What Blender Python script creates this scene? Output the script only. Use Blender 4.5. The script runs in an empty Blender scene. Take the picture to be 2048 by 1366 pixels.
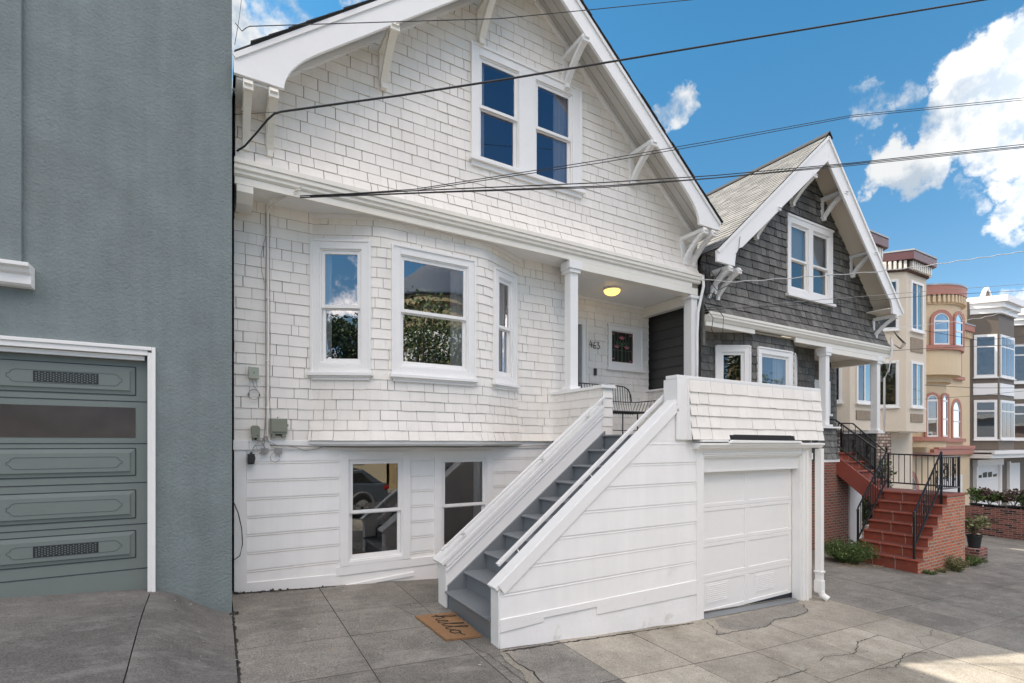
import bpy, bmesh, math, random
from mathutils import Vector
R = math.radians
rnd = random.Random(7)
sc = bpy.context.scene

# ------------------------------------------------------------------ camera
CAMZ = 2.05
cam = bpy.data.cameras.new("camera"); camo = bpy.data.objects.new("camera", cam)
sc.collection.objects.link(camo); sc.camera = camo
camo.location = (0, 0, CAMZ)
camo.rotation_euler = (R(90), 0, R(-30.4))
cam.sensor_width = 36; cam.lens = 1011 / 2048 * 36
cam.shift_y = (887 - 683) / 2048
cam.clip_start = 0.05; cam.clip_end = 2000

# ------------------------------------------------------------------ world, sun, exposure
SUN_D = Vector((0.85, -0.51, -1.0)).normalized()      # direction the light travels
elev = math.asin(-SUN_D.z)
azim = math.atan2(-SUN_D.x, -SUN_D.y)                 # clockwise from +Y
w = bpy.data.worlds.new("World"); sc.world = w; w.use_nodes = True
nt = w.node_tree; nt.nodes.clear()
def N(t, **k):
    n = nt.nodes.new(t)
    for a, b in k.items():
        setattr(n, a, b)
    return n
def lk(a, b): nt.links.new(a, b)
out = N('ShaderNodeOutputWorld'); bg = N('ShaderNodeBackground'); lk(bg.outputs[0], out.inputs[0])
sky = N('ShaderNodeTexSky', sky_type='NISHITA', sun_disc=False)
sky.sun_elevation = elev; sky.sun_rotation = azim; sky.air_density = 1.0; sky.dust_density = 0.35; sky.ozone_density = 2.2
bg.inputs[1].default_value = 0.10
tc = N('ShaderNodeTexCoord')
hsv = N('ShaderNodeHueSaturation'); hsv.inputs['Saturation'].default_value = 1.12; hsv.inputs['Value'].default_value = 1.0
lk(sky.outputs[0], hsv.inputs['Color'])
def math_(op, a, b=None, clamp=False):
    n = N('ShaderNodeMath', operation=op, use_clamp=clamp)
    for i, v in enumerate((a, b)):
        if v is None: continue
        if isinstance(v, (int, float)): n.inputs[i].default_value = v
        else: lk(v, n.inputs[i])
    return n.outputs[0]
no = N('ShaderNodeTexNoise'); no.inputs['Scale'].default_value = 14; no.inputs['Detail'].default_value = 14; no.inputs['Roughness'].default_value = .62
lk(tc.outputs['Generated'], no.inputs['Vector'])
nrm = N('ShaderNodeVectorMath', operation='NORMALIZE'); lk(tc.outputs['Generated'], nrm.inputs[0])
wn = N('ShaderNodeTexNoise'); wn.inputs['Scale'].default_value = 13; wn.inputs['Detail'].default_value = 9; wn.inputs['Roughness'].default_value = .58; lk(tc.outputs['Generated'], wn.inputs['Vector'])
wsub = N('ShaderNodeVectorMath', operation='SUBTRACT'); lk(wn.outputs['Color'], wsub.inputs[0]); wsub.inputs[1].default_value = (.5, .5, .5)
wma = N('ShaderNodeVectorMath', operation='MULTIPLY_ADD'); lk(wsub.outputs[0], wma.inputs[0]); wma.inputs[1].default_value = (.20, .20, .20); lk(nrm.outputs[0], wma.inputs[2])
wrp = N('ShaderNodeVectorMath', operation='NORMALIZE'); lk(wma.outputs[0], wrp.inputs[0])
def blob(d, rad, amp):
    d = Vector(d).normalized()
    dp = N('ShaderNodeVectorMath', operation='DOT_PRODUCT'); lk(wrp.outputs[0], dp.inputs[0]); dp.inputs[1].default_value = d
    mr = N('ShaderNodeMapRange', interpolation_type='SMOOTHSTEP'); lk(dp.outputs['Value'], mr.inputs[0])
    mr.inputs[1].default_value = math.cos(R(rad)); mr.inputs[2].default_value = 1.0
    mr.inputs[3].default_value = 0; mr.inputs[4].default_value = amp
    return mr.outputs[0]
# cumulus clouds: (direction, angular radius, strength)
blobs = [((1.32,.39,.745),3.9,1.0),((1.38,.355,.77),4.2,1.0),((1.295,.41,.69),3.0,.9),((1.355,.37,.665),3.8,1.0),((1.26,.424,.615),2.7,.9),((1.31,.39,.60),2.9,.85),((1.21,.449,.565),3.1,.95),((1.148,.489,.553),2.9,.95),
         ((1.37,.36,.565),2.5,.85),((1.392,.345,.495),2.8,.95),((1.375,.352,.44),2.4,.8),((1.115,.505,.668),2.2,.48),((1.175,.47,.675),2.2,.5),((.768,.71,.655),2.3,.85),((.79,.70,.662),1.9,.75),((1.378,.35,.245),3.2,.8),((1.29,.404,.50),1.5,.55),((1.29,.404,.462),1.5,.55),
         ((.02,1.143,.80),4.6,.85),((.12,1.09,.84),3.4,.6),((.30,.98,.93),4.5,.62),((.27,.985,1.02),4,.5),
         ((-.35,-.55,1.1),36,1.0),((.9,-.35,1.1),26,.9),((-1,.1,.6),36,.95),((-1,-.6,.9),28,.95),((.15,-.8,1.5),26,1.0),((1.3,-.2,.55),18,.9),((-.6,-.8,.20),12,.34),((-.1,-1,.62),15,.6)]  # clouds out of view, mostly added to fill the shaded front with light
acc = None
for b in blobs:
    o_ = blob(*b); acc = o_ if acc is None else math_('MAXIMUM', acc, o_)
dens = math_('ADD', acc, math_('MULTIPLY', math_('SUBTRACT', no.outputs[0], .5), 2.3))
cm = N('ShaderNodeMapRange', interpolation_type='SMOOTHSTEP'); lk(dens, cm.inputs[0])
cm.inputs[1].default_value = .20; cm.inputs[2].default_value = .86
msk = math_('MULTIPLY', cm.outputs[0], math_('MULTIPLY', acc, 5.0, True), True)
# self-shading of the clouds: compare the density a little towards the sun
off = N('ShaderNodeVectorMath', operation='ADD'); lk(tc.outputs['Generated'], off.inputs[0]); off.inputs[1].default_value = (-.015, .008, .028)
no2 = N('ShaderNodeTexNoise'); no2.inputs['Scale'].default_value = 14; no2.inputs['Detail'].default_value = 14; no2.inputs['Roughness'].default_value = .62
lk(off.outputs[0], no2.inputs['Vector'])
cr = N('ShaderNodeMapRange', interpolation_type='SMOOTHSTEP'); lk(math_('SUBTRACT', no.outputs[0], no2.outputs[0]), cr.inputs[0])
cr.inputs[1].default_value = -.13; cr.inputs[2].default_value = .10
cmix = N('ShaderNodeMix', data_type='RGBA'); lk(cr.outputs[0], cmix.inputs[0])
cmix.inputs[6].default_value = (2.7, 3.15, 3.65, 1); cmix.inputs[7].default_value = (4.5, 4.6, 4.65, 1)
# clouds behind the camera made brighter and warmer, added fill for the shaded front
sdp = N('ShaderNodeVectorMath', operation='DOT_PRODUCT'); lk(nrm.outputs[0], sdp.inputs[0]); sdp.inputs[1].default_value = (.25, -.97, 0)
sm_ = N('ShaderNodeMapRange'); lk(sdp.outputs['Value'], sm_.inputs[0]); sm_.inputs[1].default_value = -.1; sm_.inputs[2].default_value = .6; sm_.inputs[3].default_value = 1.0; sm_.inputs[4].default_value = 4.4
cwm = N('ShaderNodeMix', data_type='RGBA'); cw_ = N('ShaderNodeMapRange'); lk(sdp.outputs['Value'], cw_.inputs[0]); cw_.inputs[1].default_value = -.1; cw_.inputs[2].default_value = .5; lk(cw_.outputs[0], cwm.inputs[0]); cwm.inputs[6].default_value = (1,1,1,1); cwm.inputs[7].default_value = (1.19,1.0,.90,1)
cwv = N('ShaderNodeVectorMath', operation='MULTIPLY'); lk(cmix.outputs[2], cwv.inputs[0]); lk(cwm.outputs[2], cwv.inputs[1])
csc = N('ShaderNodeVectorMath', operation='SCALE'); lk(cwv.outputs[0], csc.inputs[0]); lk(sm_.outputs[0], csc.inputs['Scale'])
# deeper, slightly cyan blue as in the photograph
sep = N('ShaderNodeSeparateXYZ'); lk(nrm.outputs[0], sep.inputs[0])
el = N('ShaderNodeMapRange'); lk(sep.outputs[2], el.inputs[0]); el.inputs[1].default_value = .25; el.inputs[2].default_value = .6
tint = N('ShaderNodeMix', data_type='RGBA'); lk(el.outputs[0], tint.inputs[0]); tint.inputs[6].default_value = (.73, .865, .83, 1); tint.inputs[7].default_value = (.56, 1.09, 1.06, 1)
hz = N('ShaderNodeMapRange'); lk(sep.outputs[2], hz.inputs[0]); hz.inputs[1].default_value = .03; hz.inputs[2].default_value = .24
tint2 = N('ShaderNodeMix', data_type='RGBA'); lk(hz.outputs[0], tint2.inputs[0]); tint2.inputs[6].default_value = (.74, .74, 1.0, 1); lk(tint.outputs[2], tint2.inputs[7])
mt = N('ShaderNodeVectorMath', operation='MULTIPLY'); lk(hsv.outputs[0], mt.inputs[0]); lk(tint2.outputs[2], mt.inputs[1])
fin = N('ShaderNodeMix', data_type='RGBA'); lk(msk, fin.inputs[0]); lk(mt.outputs[0], fin.inputs[6]); lk(csc.outputs[0], fin.inputs[7])
lk(fin.outputs[2], bg.inputs[0])

sun = bpy.data.lights.new("sun", 'SUN'); suno = bpy.data.objects.new("sun", sun); sc.collection.objects.link(suno)
sun.energy = 4.2; sun.angle = R(0.5); sun.color = (1, .93, .82)
suno.rotation_euler = SUN_D.to_track_quat('-Z', 'Y').to_euler()
sc.view_settings.view_transform = 'Standard'; sc.view_settings.look = 'None'
sc.view_settings.exposure = 1.0; sc.view_settings.gamma = 1

# ------------------------------------------------------------------ materials
MATS = {}
def mat(name, col, rough=.6, var=.0, vs=3.0, bump=0, bs=40, tone=False, metal=0, spec=.5, detail=4, bdist=.01, dirt=None, ds=1.2, dth=(.55,.75), coat=0):
    if name in MATS: return MATS[name]
    m = bpy.data.materials.new(name); m.use_nodes = True
    t = m.node_tree; b = t.nodes['Principled BSDF']
    b.inputs['Roughness'].default_value = rough; b.inputs['Metallic'].default_value = metal
    b.inputs['Specular IOR Level'].default_value = spec; b.inputs['Coat Weight'].default_value = coat
    def n(ty, **k):
        x = t.nodes.new(ty)
        for a, c in k.items(): setattr(x, a, c)
        return x
    tcn = n('ShaderNodeTexCoord').outputs['Object']
    cur = None
    rgb = n('ShaderNodeRGB'); rgb.outputs[0].default_value = (*col, 1); cur = rgb.outputs[0]
    def mixmul(cur, fac_socket, lo, hi):
        mr = n('ShaderNodeMapRange'); t.links.new(fac_socket, mr.inputs[0])
        mr.inputs[1].default_value = .25; mr.inputs[2].default_value = .75; mr.inputs[3].default_value = lo; mr.inputs[4].default_value = hi
        v = n('ShaderNodeVectorMath', operation='SCALE'); t.links.new(cur, v.inputs[0]); t.links.new(mr.outputs[0], v.inputs['Scale'])
        return v.outputs[0]
    if var:
        ns = n('ShaderNodeTexNoise'); ns.inputs['Scale'].default_value = vs; ns.inputs['Detail'].default_value = detail; ns.inputs['Roughness'].default_value = .65
        t.links.new(tcn, ns.inputs['Vector']); cur = mixmul(cur, ns.outputs[0], 1 - var, 1 + var)
    if dirt:
        nd = n('ShaderNodeTexNoise'); nd.inputs['Scale'].default_value = ds; nd.inputs['Detail'].default_value = 8; nd.inputs['Roughness'].default_value = .7
        t.links.new(tcn, nd.inputs['Vector'])
        mr = n('ShaderNodeMapRange'); t.links.new(nd.outputs[0], mr.inputs[0]); mr.inputs[1].default_value = dth[0]; mr.inputs[2].default_value = dth[1]
        mx = n('ShaderNodeMix', data_type='RGBA'); t.links.new(mr.outputs[0], mx.inputs[0]); t.links.new(cur, mx.inputs[6]); mx.inputs[7].default_value = (*dirt, 1)
        cur = mx.outputs[2]
    if tone:
        at = n('ShaderNodeAttribute', attribute_name='tone')
        v = n('ShaderNodeVectorMath', operation='MULTIPLY'); t.links.new(cur, v.inputs[0]); t.links.new(at.outputs['Color'], v.inputs[1]); cur = v.outputs[0]
    t.links.new(cur, b.inputs['Base Color'])
    if bump:
        nb = n('ShaderNodeTexNoise'); nb.inputs['Scale'].default_value = bs; nb.inputs['Detail'].default_value = 5
        t.links.new(tcn, nb.inputs['Vector'])
        bp = n('ShaderNodeBump'); bp.inputs['Strength'].default_value = bump; bp.inputs['Distance'].default_value = bdist
        t.links.new(nb.outputs[0], bp.inputs['Height']); t.links.new(bp.outputs[0], b.inputs['Normal'])
    MATS[name] = m; return m
white = mat('white_paint', (.88,.835,.77), .5, .035, 2.2, .35, 22, tone=True, dirt=(.70,.67,.62), ds=2.0, dth=(.6,.95), bdist=.004)
wtrim = mat('white_trim_paint', (.885,.87,.845), .4, .02, 6, .15, 20, bdist=.003, dirt=(.70,.67,.62), ds=3, dth=(.62,1.0))
cream = mat('cream_trim_paint', (.86,.82,.73), .45, .03, 5, .15, 20, bdist=.003)
butt = mat('shaded_shingle_edge', (.66,.60,.52), .8, .15, 20)  # darker butt edges: the course shadow lines are put into the colour
wgap = mat('shingle_gap', (.28,.25,.215), .9, .2, 10)  # darker backing, shade between the shingles put into the colour
dshg = mat('charcoal_shingle', (.145,.141,.128), .75, .26, 14, .5, 60, tone=True, detail=6, dirt=(.06,.06,.055), ds=9, dth=(.5,.8))
dgap = mat('dark_gap', (.012,.012,.012), .9)
dlap = mat('charcoal_lap', (.065,.064,.06), .6, .06, 4, .2, 20, bdist=.003)
roofm = mat('tan_roof_shingle', (.205,.198,.185), .9, .14, 30, .5, 90, tone=True)
roofd = mat('dark_roof_shingle', (.05,.05,.05), .9, .2, 20, .5, 60)
greyst = mat('grey_stair_paint', (.185,.20,.212), .42, .05, 5, .2, 30, bdist=.003)
stucco = mat('grey_stucco', (.195,.232,.232), .75, .14, 2.2, .9, 42, bdist=.010, detail=10, dirt=(.17,.19,.19), ds=.7, dth=(.5,.8))
def streaks(m, amt=.10):
    t = m.node_tree; b = t.nodes['Principled BSDF']; src = b.inputs['Base Color'].links[0].from_socket
    tcn = t.nodes.new('ShaderNodeTexCoord'); mp = t.nodes.new('ShaderNodeMapping'); mp.inputs['Scale'].default_value = (5, 5, .35); t.links.new(tcn.outputs['Object'], mp.inputs['Vector'])
    n_ = t.nodes.new('ShaderNodeTexNoise'); n_.inputs['Scale'].default_value = 1.3; n_.inputs['Detail'].default_value = 7; n_.inputs['Roughness'].default_value = .65; t.links.new(mp.outputs[0], n_.inputs['Vector'])
    mr = t.nodes.new('ShaderNodeMapRange'); t.links.new(n_.outputs[0], mr.inputs[0]); mr.inputs[1].default_value = .3; mr.inputs[2].default_value = .7; mr.inputs[3].default_value = 1-amt; mr.inputs[4].default_value = 1+amt
    v = t.nodes.new('ShaderNodeVectorMath'); v.operation = 'SCALE'; t.links.new(src, v.inputs[0]); t.links.new(mr.outputs[0], v.inputs['Scale']); t.links.new(v.outputs[0], b.inputs['Base Color'])
streaks(stucco, .09); streaks(white, .035); streaks(dshg, .22)
gdoor = mat('grey_door_paint', (.18,.21,.195), .5, .05, 3, .15, 60, bdist=.002)
gline = mat('grey_door_groove', (.035,.045,.05), .8)
brasst = mat('bronzed_glass', (.055,.045,.042), .22, .35, 2.5, detail=2)
grill = mat('grille_metal', (.02,.022,.022), .5)
black = mat('black_iron', (.012,.012,.013), .4)
cabm = mat('cable_rubber', (.02,.02,.02), .6)
cabw = mat('pale_cable', (.55,.54,.52), .6)
cabg = mat('grey_wire', (.30,.29,.28), .6)
boxg = mat('grey_green_box', (.24,.255,.20), .5, .05, 8)
boxl = mat('pale_green_box', (.40,.43,.36), .5, .05, 8)
blackp = mat('black_plastic', (.02,.02,.022), .4)
redtile = mat('red_stair_paint', (.33,.074,.042), .55, .22, 7, .3, 40, tone=True, dirt=(.22,.085,.06), ds=5, dth=(.46,.74))
redtop = mat('worn_red_tread', (.20,.075,.06), .7, .2, 9, .2, 40)
redstr = mat('red_stringer', (.33,.085,.06), .6, .08, 3, .4, 40)
mortarw = mat('pale_grout', (.5,.38,.33), .8)
beige = mat('beige_stucco', (.76,.66,.53), .8, .04, 1.5, .3, 60)
orange = mat('orange_stucco', (.76,.60,.40), .8, .04, 1.5, .3, 60)
pinkt = mat('salmon_trim', (.50,.22,.165), .6, .05, 5)
brown = mat('brown_paint', (.16,.125,.095), .6, .05, 3)
maroon = mat('maroon_cornice', (.13,.055,.055), .4, .08, 4)
pebble = mat('pebble_panel', (.34,.27,.2), .9, .6, 45, .8, 60)
metalg = mat('parapet_metal', (.42,.43,.44), .5)
curt = mat('curtain_cloth', (.75,.75,.75), .9)
gcurt = mat('green_curtain', (.10,.14,.07), .9, .3, 3)
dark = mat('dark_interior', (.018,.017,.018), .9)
ddoor = mat('dark_door', (.012,.012,.015), .35)
navy = mat('navy_panel', (.02,.024,.04), .7)
coir = mat('coir_mat', (.31,.17,.08), .95, .25, 60, .8, 160, bdist=.01)
inkm = mat('mat_lettering', (.03,.025,.02), .95)
potm = mat('pot_plastic', (.02,.022,.025), .5)
soil = mat('soil', (.03,.022,.015), .95)
asph = mat('asphalt', (.11,.105,.10), .9, .15, 2, .4, 60)
crackm = mat('crack_dirt', (.035,.033,.028), .95)
straw = mat('dry_litter', (.42,.31,.19), .9, .3, 30)
barkm = mat('bark', (.09,.065,.045), .9, .3, 10, .8, 20)
pinkgl = mat('pink_glass', (.55,.16,.22), .3)
greengl = mat('green_glass', (.10,.16,.09), .3)
lead = mat('lead_came', (.22,.24,.17), .5)
bordg = mat('brown_glass', (.10,.035,.02), .3)
blackgl = mat('smoked_glass', (.025,.03,.025), .12)
shd = mat('dim_curtain', (.22,.20,.17), .9, .5, 3)
carp = mat('car_paint', (.09,.11,.13), .25, coat=.8)
carc = mat('car_cladding', (.20,.20,.20), .6)
tyre = mat('tyre_rubber', (.02,.02,.02), .8)
rimm = mat('alloy', (.6,.6,.6), .3, metal=.8)
redl = mat('red_lens', (.35,.02,.02), .2)
leafs = {}
def leafmat(name, c, c2, trans=.25):
    m = bpy.data.materials.new(name); m.use_nodes = True; t = m.node_tree; b = t.nodes['Principled BSDF']
    at = t.nodes.new('ShaderNodeAttribute'); at.attribute_name = 'tone'
    mx = t.nodes.new('ShaderNodeMix'); mx.data_type = 'RGBA'; t.links.new(at.outputs['Fac'], mx.inputs[0])
    mx.inputs[6].default_value = (*c, 1); mx.inputs[7].default_value = (*c2, 1)
    t.links.new(mx.outputs[2], b.inputs['Base Color']); b.inputs['Roughness'].default_value = .6
    return m
leafg = leafmat('leaf_green', (.02,.04,.012), (.12,.17,.045))
leafd = leafmat('leaf_dark', (.012,.028,.01), (.07,.10,.03))
leafp = leafmat('leaf_purple', (.06,.03,.03), (.20,.13,.10))
leafw = leafmat('weed_leaf', (.04,.08,.02), (.22,.30,.10))
leafo = leafmat('dry_leaf', (.10,.12,.05), (.35,.33,.16))

def emat(name, col, s):
    m = bpy.data.materials.new(name); m.use_nodes = True; b = m.node_tree.nodes['Principled BSDF']
    b.inputs['Base Color'].default_value = (*col, 1); b.inputs['Emission Color'].default_value = (*col, 1); b.inputs['Emission Strength'].default_value = s
    return m
lampm = emat('lit_glass', (1.0, .62, .16), 1.1)

def glassmat(name, tint=(1,1,1), refl=.32, dark_t=.8):
    m = bpy.data.materials.new(name); m.use_nodes = True; t = m.node_tree; t.nodes.clear()
    o = t.nodes.new('ShaderNodeOutputMaterial'); mx = t.nodes.new('ShaderNodeMixShader')
    tr = t.nodes.new('ShaderNodeBsdfTransparent'); tr.inputs[0].default_value = (dark_t, dark_t, dark_t, 1)
    gl = t.nodes.new('ShaderNodeBsdfGlossy'); gl.inputs['Roughness'].default_value = .0; gl.inputs[0].default_value = (*tint, 1)
    lw = t.nodes.new('ShaderNodeFresnel'); lw.inputs[0].default_value = 1.5
    mr = t.nodes.new('ShaderNodeMapRange'); mr.inputs[1].default_value = .04; mr.inputs[2].default_value = 1; mr.inputs[3].default_value = refl; mr.inputs[4].default_value = 1
    t.links.new(lw.outputs[0], mr.inputs[0]); t.links.new(mr.outputs[0], mx.inputs[0])
    t.links.new(tr.outputs[0], mx.inputs[1]); t.links.new(gl.outputs[0], mx.inputs[2]); t.links.new(mx.outputs[0], o.inputs[0])
    # old panes are not perfectly flat
    nz = t.nodes.new('ShaderNodeTexNoise'); nz.inputs['Scale'].default_value = 1.6; nz.inputs['Detail'].default_value = 1
    tcn = t.nodes.new('ShaderNodeTexCoord'); t.links.new(tcn.outputs['Object'], nz.inputs['Vector'])
    bp = t.nodes.new('ShaderNodeBump'); bp.inputs['Strength'].default_value = .25; bp.inputs['Distance'].default_value = .008
    t.links.new(nz.outputs[0], bp.inputs['Height']); t.links.new(bp.outputs[0], gl.inputs['Normal'])
    return m
glass = glassmat('window_glass', (.93,.96,1), .34, .8)
glassu = glassmat('upper_window_glass', (.46,.44,.55), .36, .92)
glassl = glassmat('low_window_glass', (1,1,1), .17, .7)
glasst = glassmat('teal_window_glass', (.85,.97,.95), .38, .7)

def brickmat(name, c1, c2, mort, scale=1.0, bw=.21, rh=.07, ms=.011, bias=0, var=None, rough=.9):
    m = bpy.data.materials.new(name); m.use_nodes = True; t = m.node_tree; b = t.nodes['Principled BSDF']
    tcn = t.nodes.new('ShaderNodeTexCoord'); sp = t.nodes.new('ShaderNodeSeparateXYZ'); t.links.new(tcn.outputs['Object'], sp.inputs[0])
    ad = t.nodes.new('ShaderNodeMath'); ad.operation = 'ADD'; t.links.new(sp.outputs[0], ad.inputs[0]); t.links.new(sp.outputs[1], ad.inputs[1])
    cb = t.nodes.new('ShaderNodeCombineXYZ'); t.links.new(ad.outputs[0], cb.inputs[0]); t.links.new(sp.outputs[2], cb.inputs[1])
    nz0 = t.nodes.new('ShaderNodeTexNoise'); nz0.inputs['Scale'].default_value = 6; t.links.new(tcn.outputs['Object'], nz0.inputs['Vector'])
    vm = t.nodes.new('ShaderNodeVectorMath'); vm.operation = 'MULTIPLY_ADD'; t.links.new(nz0.outputs['Color'], vm.inputs[0]); vm.inputs[1].default_value = (.03,.03,0); t.links.new(cb.outputs[0], vm.inputs[2])
    bt = t.nodes.new('ShaderNodeTexBrick'); t.links.new(vm.outputs[0], bt.inputs['Vector'])
    bt.inputs['Color1'].default_value = (*c1, 1); bt.inputs['Color2'].default_value = (*c2, 1); bt.inputs['Mortar'].default_value = (*mort, 1)
    bt.inputs['Scale'].default_value = 1; bt.inputs['Brick Width'].default_value = bw; bt.inputs['Row Height'].default_value = rh
    bt.inputs['Mortar Size'].default_value = ms; bt.inputs['Bias'].default_value = bias; bt.inputs['Mortar Smooth'].default_value = .3
    cur = bt.outputs[0]
    nz = t.nodes.new('ShaderNodeTexNoise'); nz.inputs['Scale'].default_value = 7; nz.inputs['Detail'].default_value = 8; nz.inputs['Roughness'].default_value = .75
    t.links.new(tcn.outputs['Object'], nz.inputs['Vector'])
    mr = t.nodes.new('ShaderNodeMapRange'); t.links.new(nz.outputs[0], mr.inputs[0]); mr.inputs[1].default_value = .54; mr.inputs[2].default_value = .78
    mx = t.nodes.new('ShaderNodeMix'); mx.data_type = 'RGBA'; t.links.new(mr.outputs[0], mx.inputs[0]); t.links.new(cur, mx.inputs[6])
    mx.inputs[7].default_value = (*(var or mort), 1)
    t.links.new(mx.outputs[2], b.inputs['Base Color']); b.inputs['Roughness'].default_value = rough
    bp = t.nodes.new('ShaderNodeBump'); bp.inputs['Strength'].default_value = .8; bp.inputs['Distance'].default_value = .01; bp.invert = True
    t.links.new(bt.outputs['Fac'], bp.inputs['Height']); t.links.new(bp.outputs[0], b.inputs['Normal'])
    return m
brickb = brickmat('weathered_brick', (.40,.10,.055), (.20,.085,.065), (.30,.26,.22), ms=.014, var=(.30,.25,.2))
bricks_ = brickmat('orange_brick', (.64,.15,.06), (.30,.11,.075), (.42,.36,.28), ms=.013, bias=-.1, var=(.55,.47,.38))
brickp = brickmat('planter_brick', (.36,.12,.09), (.035,.02,.02), (.34,.28,.25), bw=.24, rh=.075, bias=.05, ms=.010, var=(.38,.16,.12))

# ------------------------------------------------------------------ mesh builder
ORG = {}
ROOT = sc.collection
class MB:
    def __init__(s, F=None):
        s.v = []; s.f = []; s.m = []; s.t = []; s.F = F; s.mi = 0; s.tone = 1.0
    def pt(s, p):
        if s.F: p = s.F(*p)
        s.v.append(tuple(p)); return len(s.v) - 1
    def face(s, pts, mi=None, tone=None):
        s.f.append([s.pt(p) for p in pts]); s.m.append(s.mi if mi is None else mi); s.t.append(s.tone if tone is None else tone)
    def box(s, a, b, mi=None, tone=None):
        x0,x1 = sorted((a[0],b[0])); y0,y1 = sorted((a[1],b[1])); z0,z1 = sorted((a[2],b[2]))
        c = [s.pt(p) for p in ((x0,y0,z0),(x1,y0,z0),(x1,y1,z0),(x0,y1,z0),(x0,y0,z1),(x1,y0,z1),(x1,y1,z1),(x0,y1,z1))]
        for q in ((0,3,2,1),(4,5,6,7),(0,1,5,4),(1,2,6,5),(2,3,7,6),(3,0,4,7)):
            s.f.append([c[i] for i in q]); s.m.append(s.mi if mi is None else mi); s.t.append(s.tone if tone is None else tone)
    def prism(s, poly, a, b, axis=1, mi=None):
        """poly in the two other axes, extruded from a to b along axis"""
        def P(p, d):
            l = list(p); l.insert(axis, d); return tuple(l)
        A = [s.pt(P(p, a)) for p in poly]; B = [s.pt(P(p, b)) for p in poly]; n = len(poly)
        mm = s.mi if mi is None else mi
        s.f.append(A[::-1]); s.m.append(mm); s.t.append(s.tone); s.f.append(B); s.m.append(mm); s.t.append(s.tone)
        for i in range(n):
            s.f.append([A[i], A[(i+1) % n], B[(i+1) % n], B[i]]); s.m.append(mm); s.t.append(s.tone)
    def tube(s, pts, r, n=6, mi=None):
        pts = [Vector(p) for p in pts]; rings = []
        rr = r if isinstance(r, (list, tuple)) else [r] * len(pts)
        for i, p in enumerate(pts):
            d = (pts[min(i+1, len(pts)-1)] - pts[max(i-1, 0)])
            d = d.normalized() if d.length > 1e-9 else Vector((0,0,1))
            up = Vector((0,0,1)) if abs(d.z) < .95 else Vector((1,0,0))
            x = d.cross(up).normalized(); y = x.cross(d)
            rings.append([s.pt(p + (x*math.cos(2*math.pi*k/n) + y*math.sin(2*math.pi*k/n)) * rr[i]) for k in range(n)])
        mm = s.mi if mi is None else mi
        for a, b in zip(rings, rings[1:]):
            for k in range(n):
                s.f.append([a[k], a[(k+1) % n], b[(k+1) % n], b[k]]); s.m.append(mm); s.t.append(s.tone)
        for q in (rings[0][::-1], rings[-1]): s.f.append(q); s.m.append(mm); s.t.append(s.tone)
    def beam(s, p0, p1, w, h, side=(0,1,0), mi=None):
        p0, p1 = Vector(p0), Vector(p1); d = (p1-p0).normalized(); sd = Vector(side); sd = (sd - d*sd.dot(d)).normalized(); up = d.cross(sd)
        c = []
        for p in (p0, p1):
            for a, b in ((-1,-1),(1,-1),(1,1),(-1,1)): c.append(s.pt(p + sd*a*w/2 + up*b*h/2))
        mm = s.mi if mi is None else mi
        for q in ((0,1,2,3),(7,6,5,4),(0,4,5,1),(1,5,6,2),(2,6,7,3),(3,7,4,0)):
            s.f.append([c[i] for i in q]); s.m.append(mm); s.t.append(s.tone)
    def lathe(s, prof, c, n=20, mi=None):
        rings = [[s.pt((c[0]+r*math.cos(2*math.pi*k/n), c[1]+r*math.sin(2*math.pi*k/n), c[2]+z)) for k in range(n)] for r, z in prof]
        mm = s.mi if mi is None else mi
        for a, b in zip(rings, rings[1:]):
            for k in range(n): s.f.append([a[k], a[(k+1) % n], b[(k+1) % n], b[k]]); s.m.append(mm); s.t.append(s.tone)
        s.f.append(rings[0][::-1]); s.m.append(mm); s.t.append(s.tone); s.f.append(rings[-1]); s.m.append(mm); s.t.append(s.tone)
    def build(s, name, mats, parent=None, bevel=0, smooth=False, recalc=True):
        if not isinstance(mats, (list, tuple)): mats = [mats]
        xs = [p[0] for p in s.v]; ys = [p[1] for p in s.v]; zs = [p[2] for p in s.v]
        o = ((min(xs)+max(xs))/2, (min(ys)+max(ys))/2, min(zs))
        me = bpy.data.meshes.new(name)
        me.from_pydata([(p[0]-o[0], p[1]-o[1], p[2]-o[2]) for p in s.v], [], s.f)
        for m in mats: me.materials.append(m)
        me.polygons.foreach_set('material_index', s.m)
        ca = me.color_attributes.new('tone', 'FLOAT_COLOR', 'CORNER'); arr = []
        for p, t in zip(me.polygons, s.t):
            arr += [t, t, t, 1.0] * p.loop_total
        ca.data.foreach_set('color', arr)
        if smooth: me.polygons.foreach_set('use_smooth', [True]*len(me.polygons))
        if recalc:
            bm = bmesh.new(); bm.from_mesh(me); bmesh.ops.recalc_face_normals(bm, faces=bm.faces); bm.to_mesh(me); bm.free()
        ob = bpy.data.objects.new(name, me); ROOT.objects.link(ob)
        if bevel:
            bv = ob.modifiers.new('bevel', 'BEVEL'); bv.width = bevel; bv.segments = 2; bv.limit_method = 'ANGLE'; bv.angle_limit = R(40)
        ORG[ob] = o
        if parent:
            q = ORG[parent]; ob.parent = parent; ob.location = (o[0]-q[0], o[1]-q[1], o[2]-q[2])
        else: ob.location = o
        return ob
def tag(o, label=None, cat=None, group=None, kind=None):
    if label: o['label'] = label
    if cat: o['category'] = cat
    if group: o['group'] = group
    if kind: o['kind'] = kind
    return o
def empty(name, loc, label, cat, group=None):
    o = bpy.data.objects.new(name, None); ROOT.objects.link(o); o.location = loc; o.empty_display_size = .2; ORG[o] = tuple(loc)
    return tag(o, label, cat, group)

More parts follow.
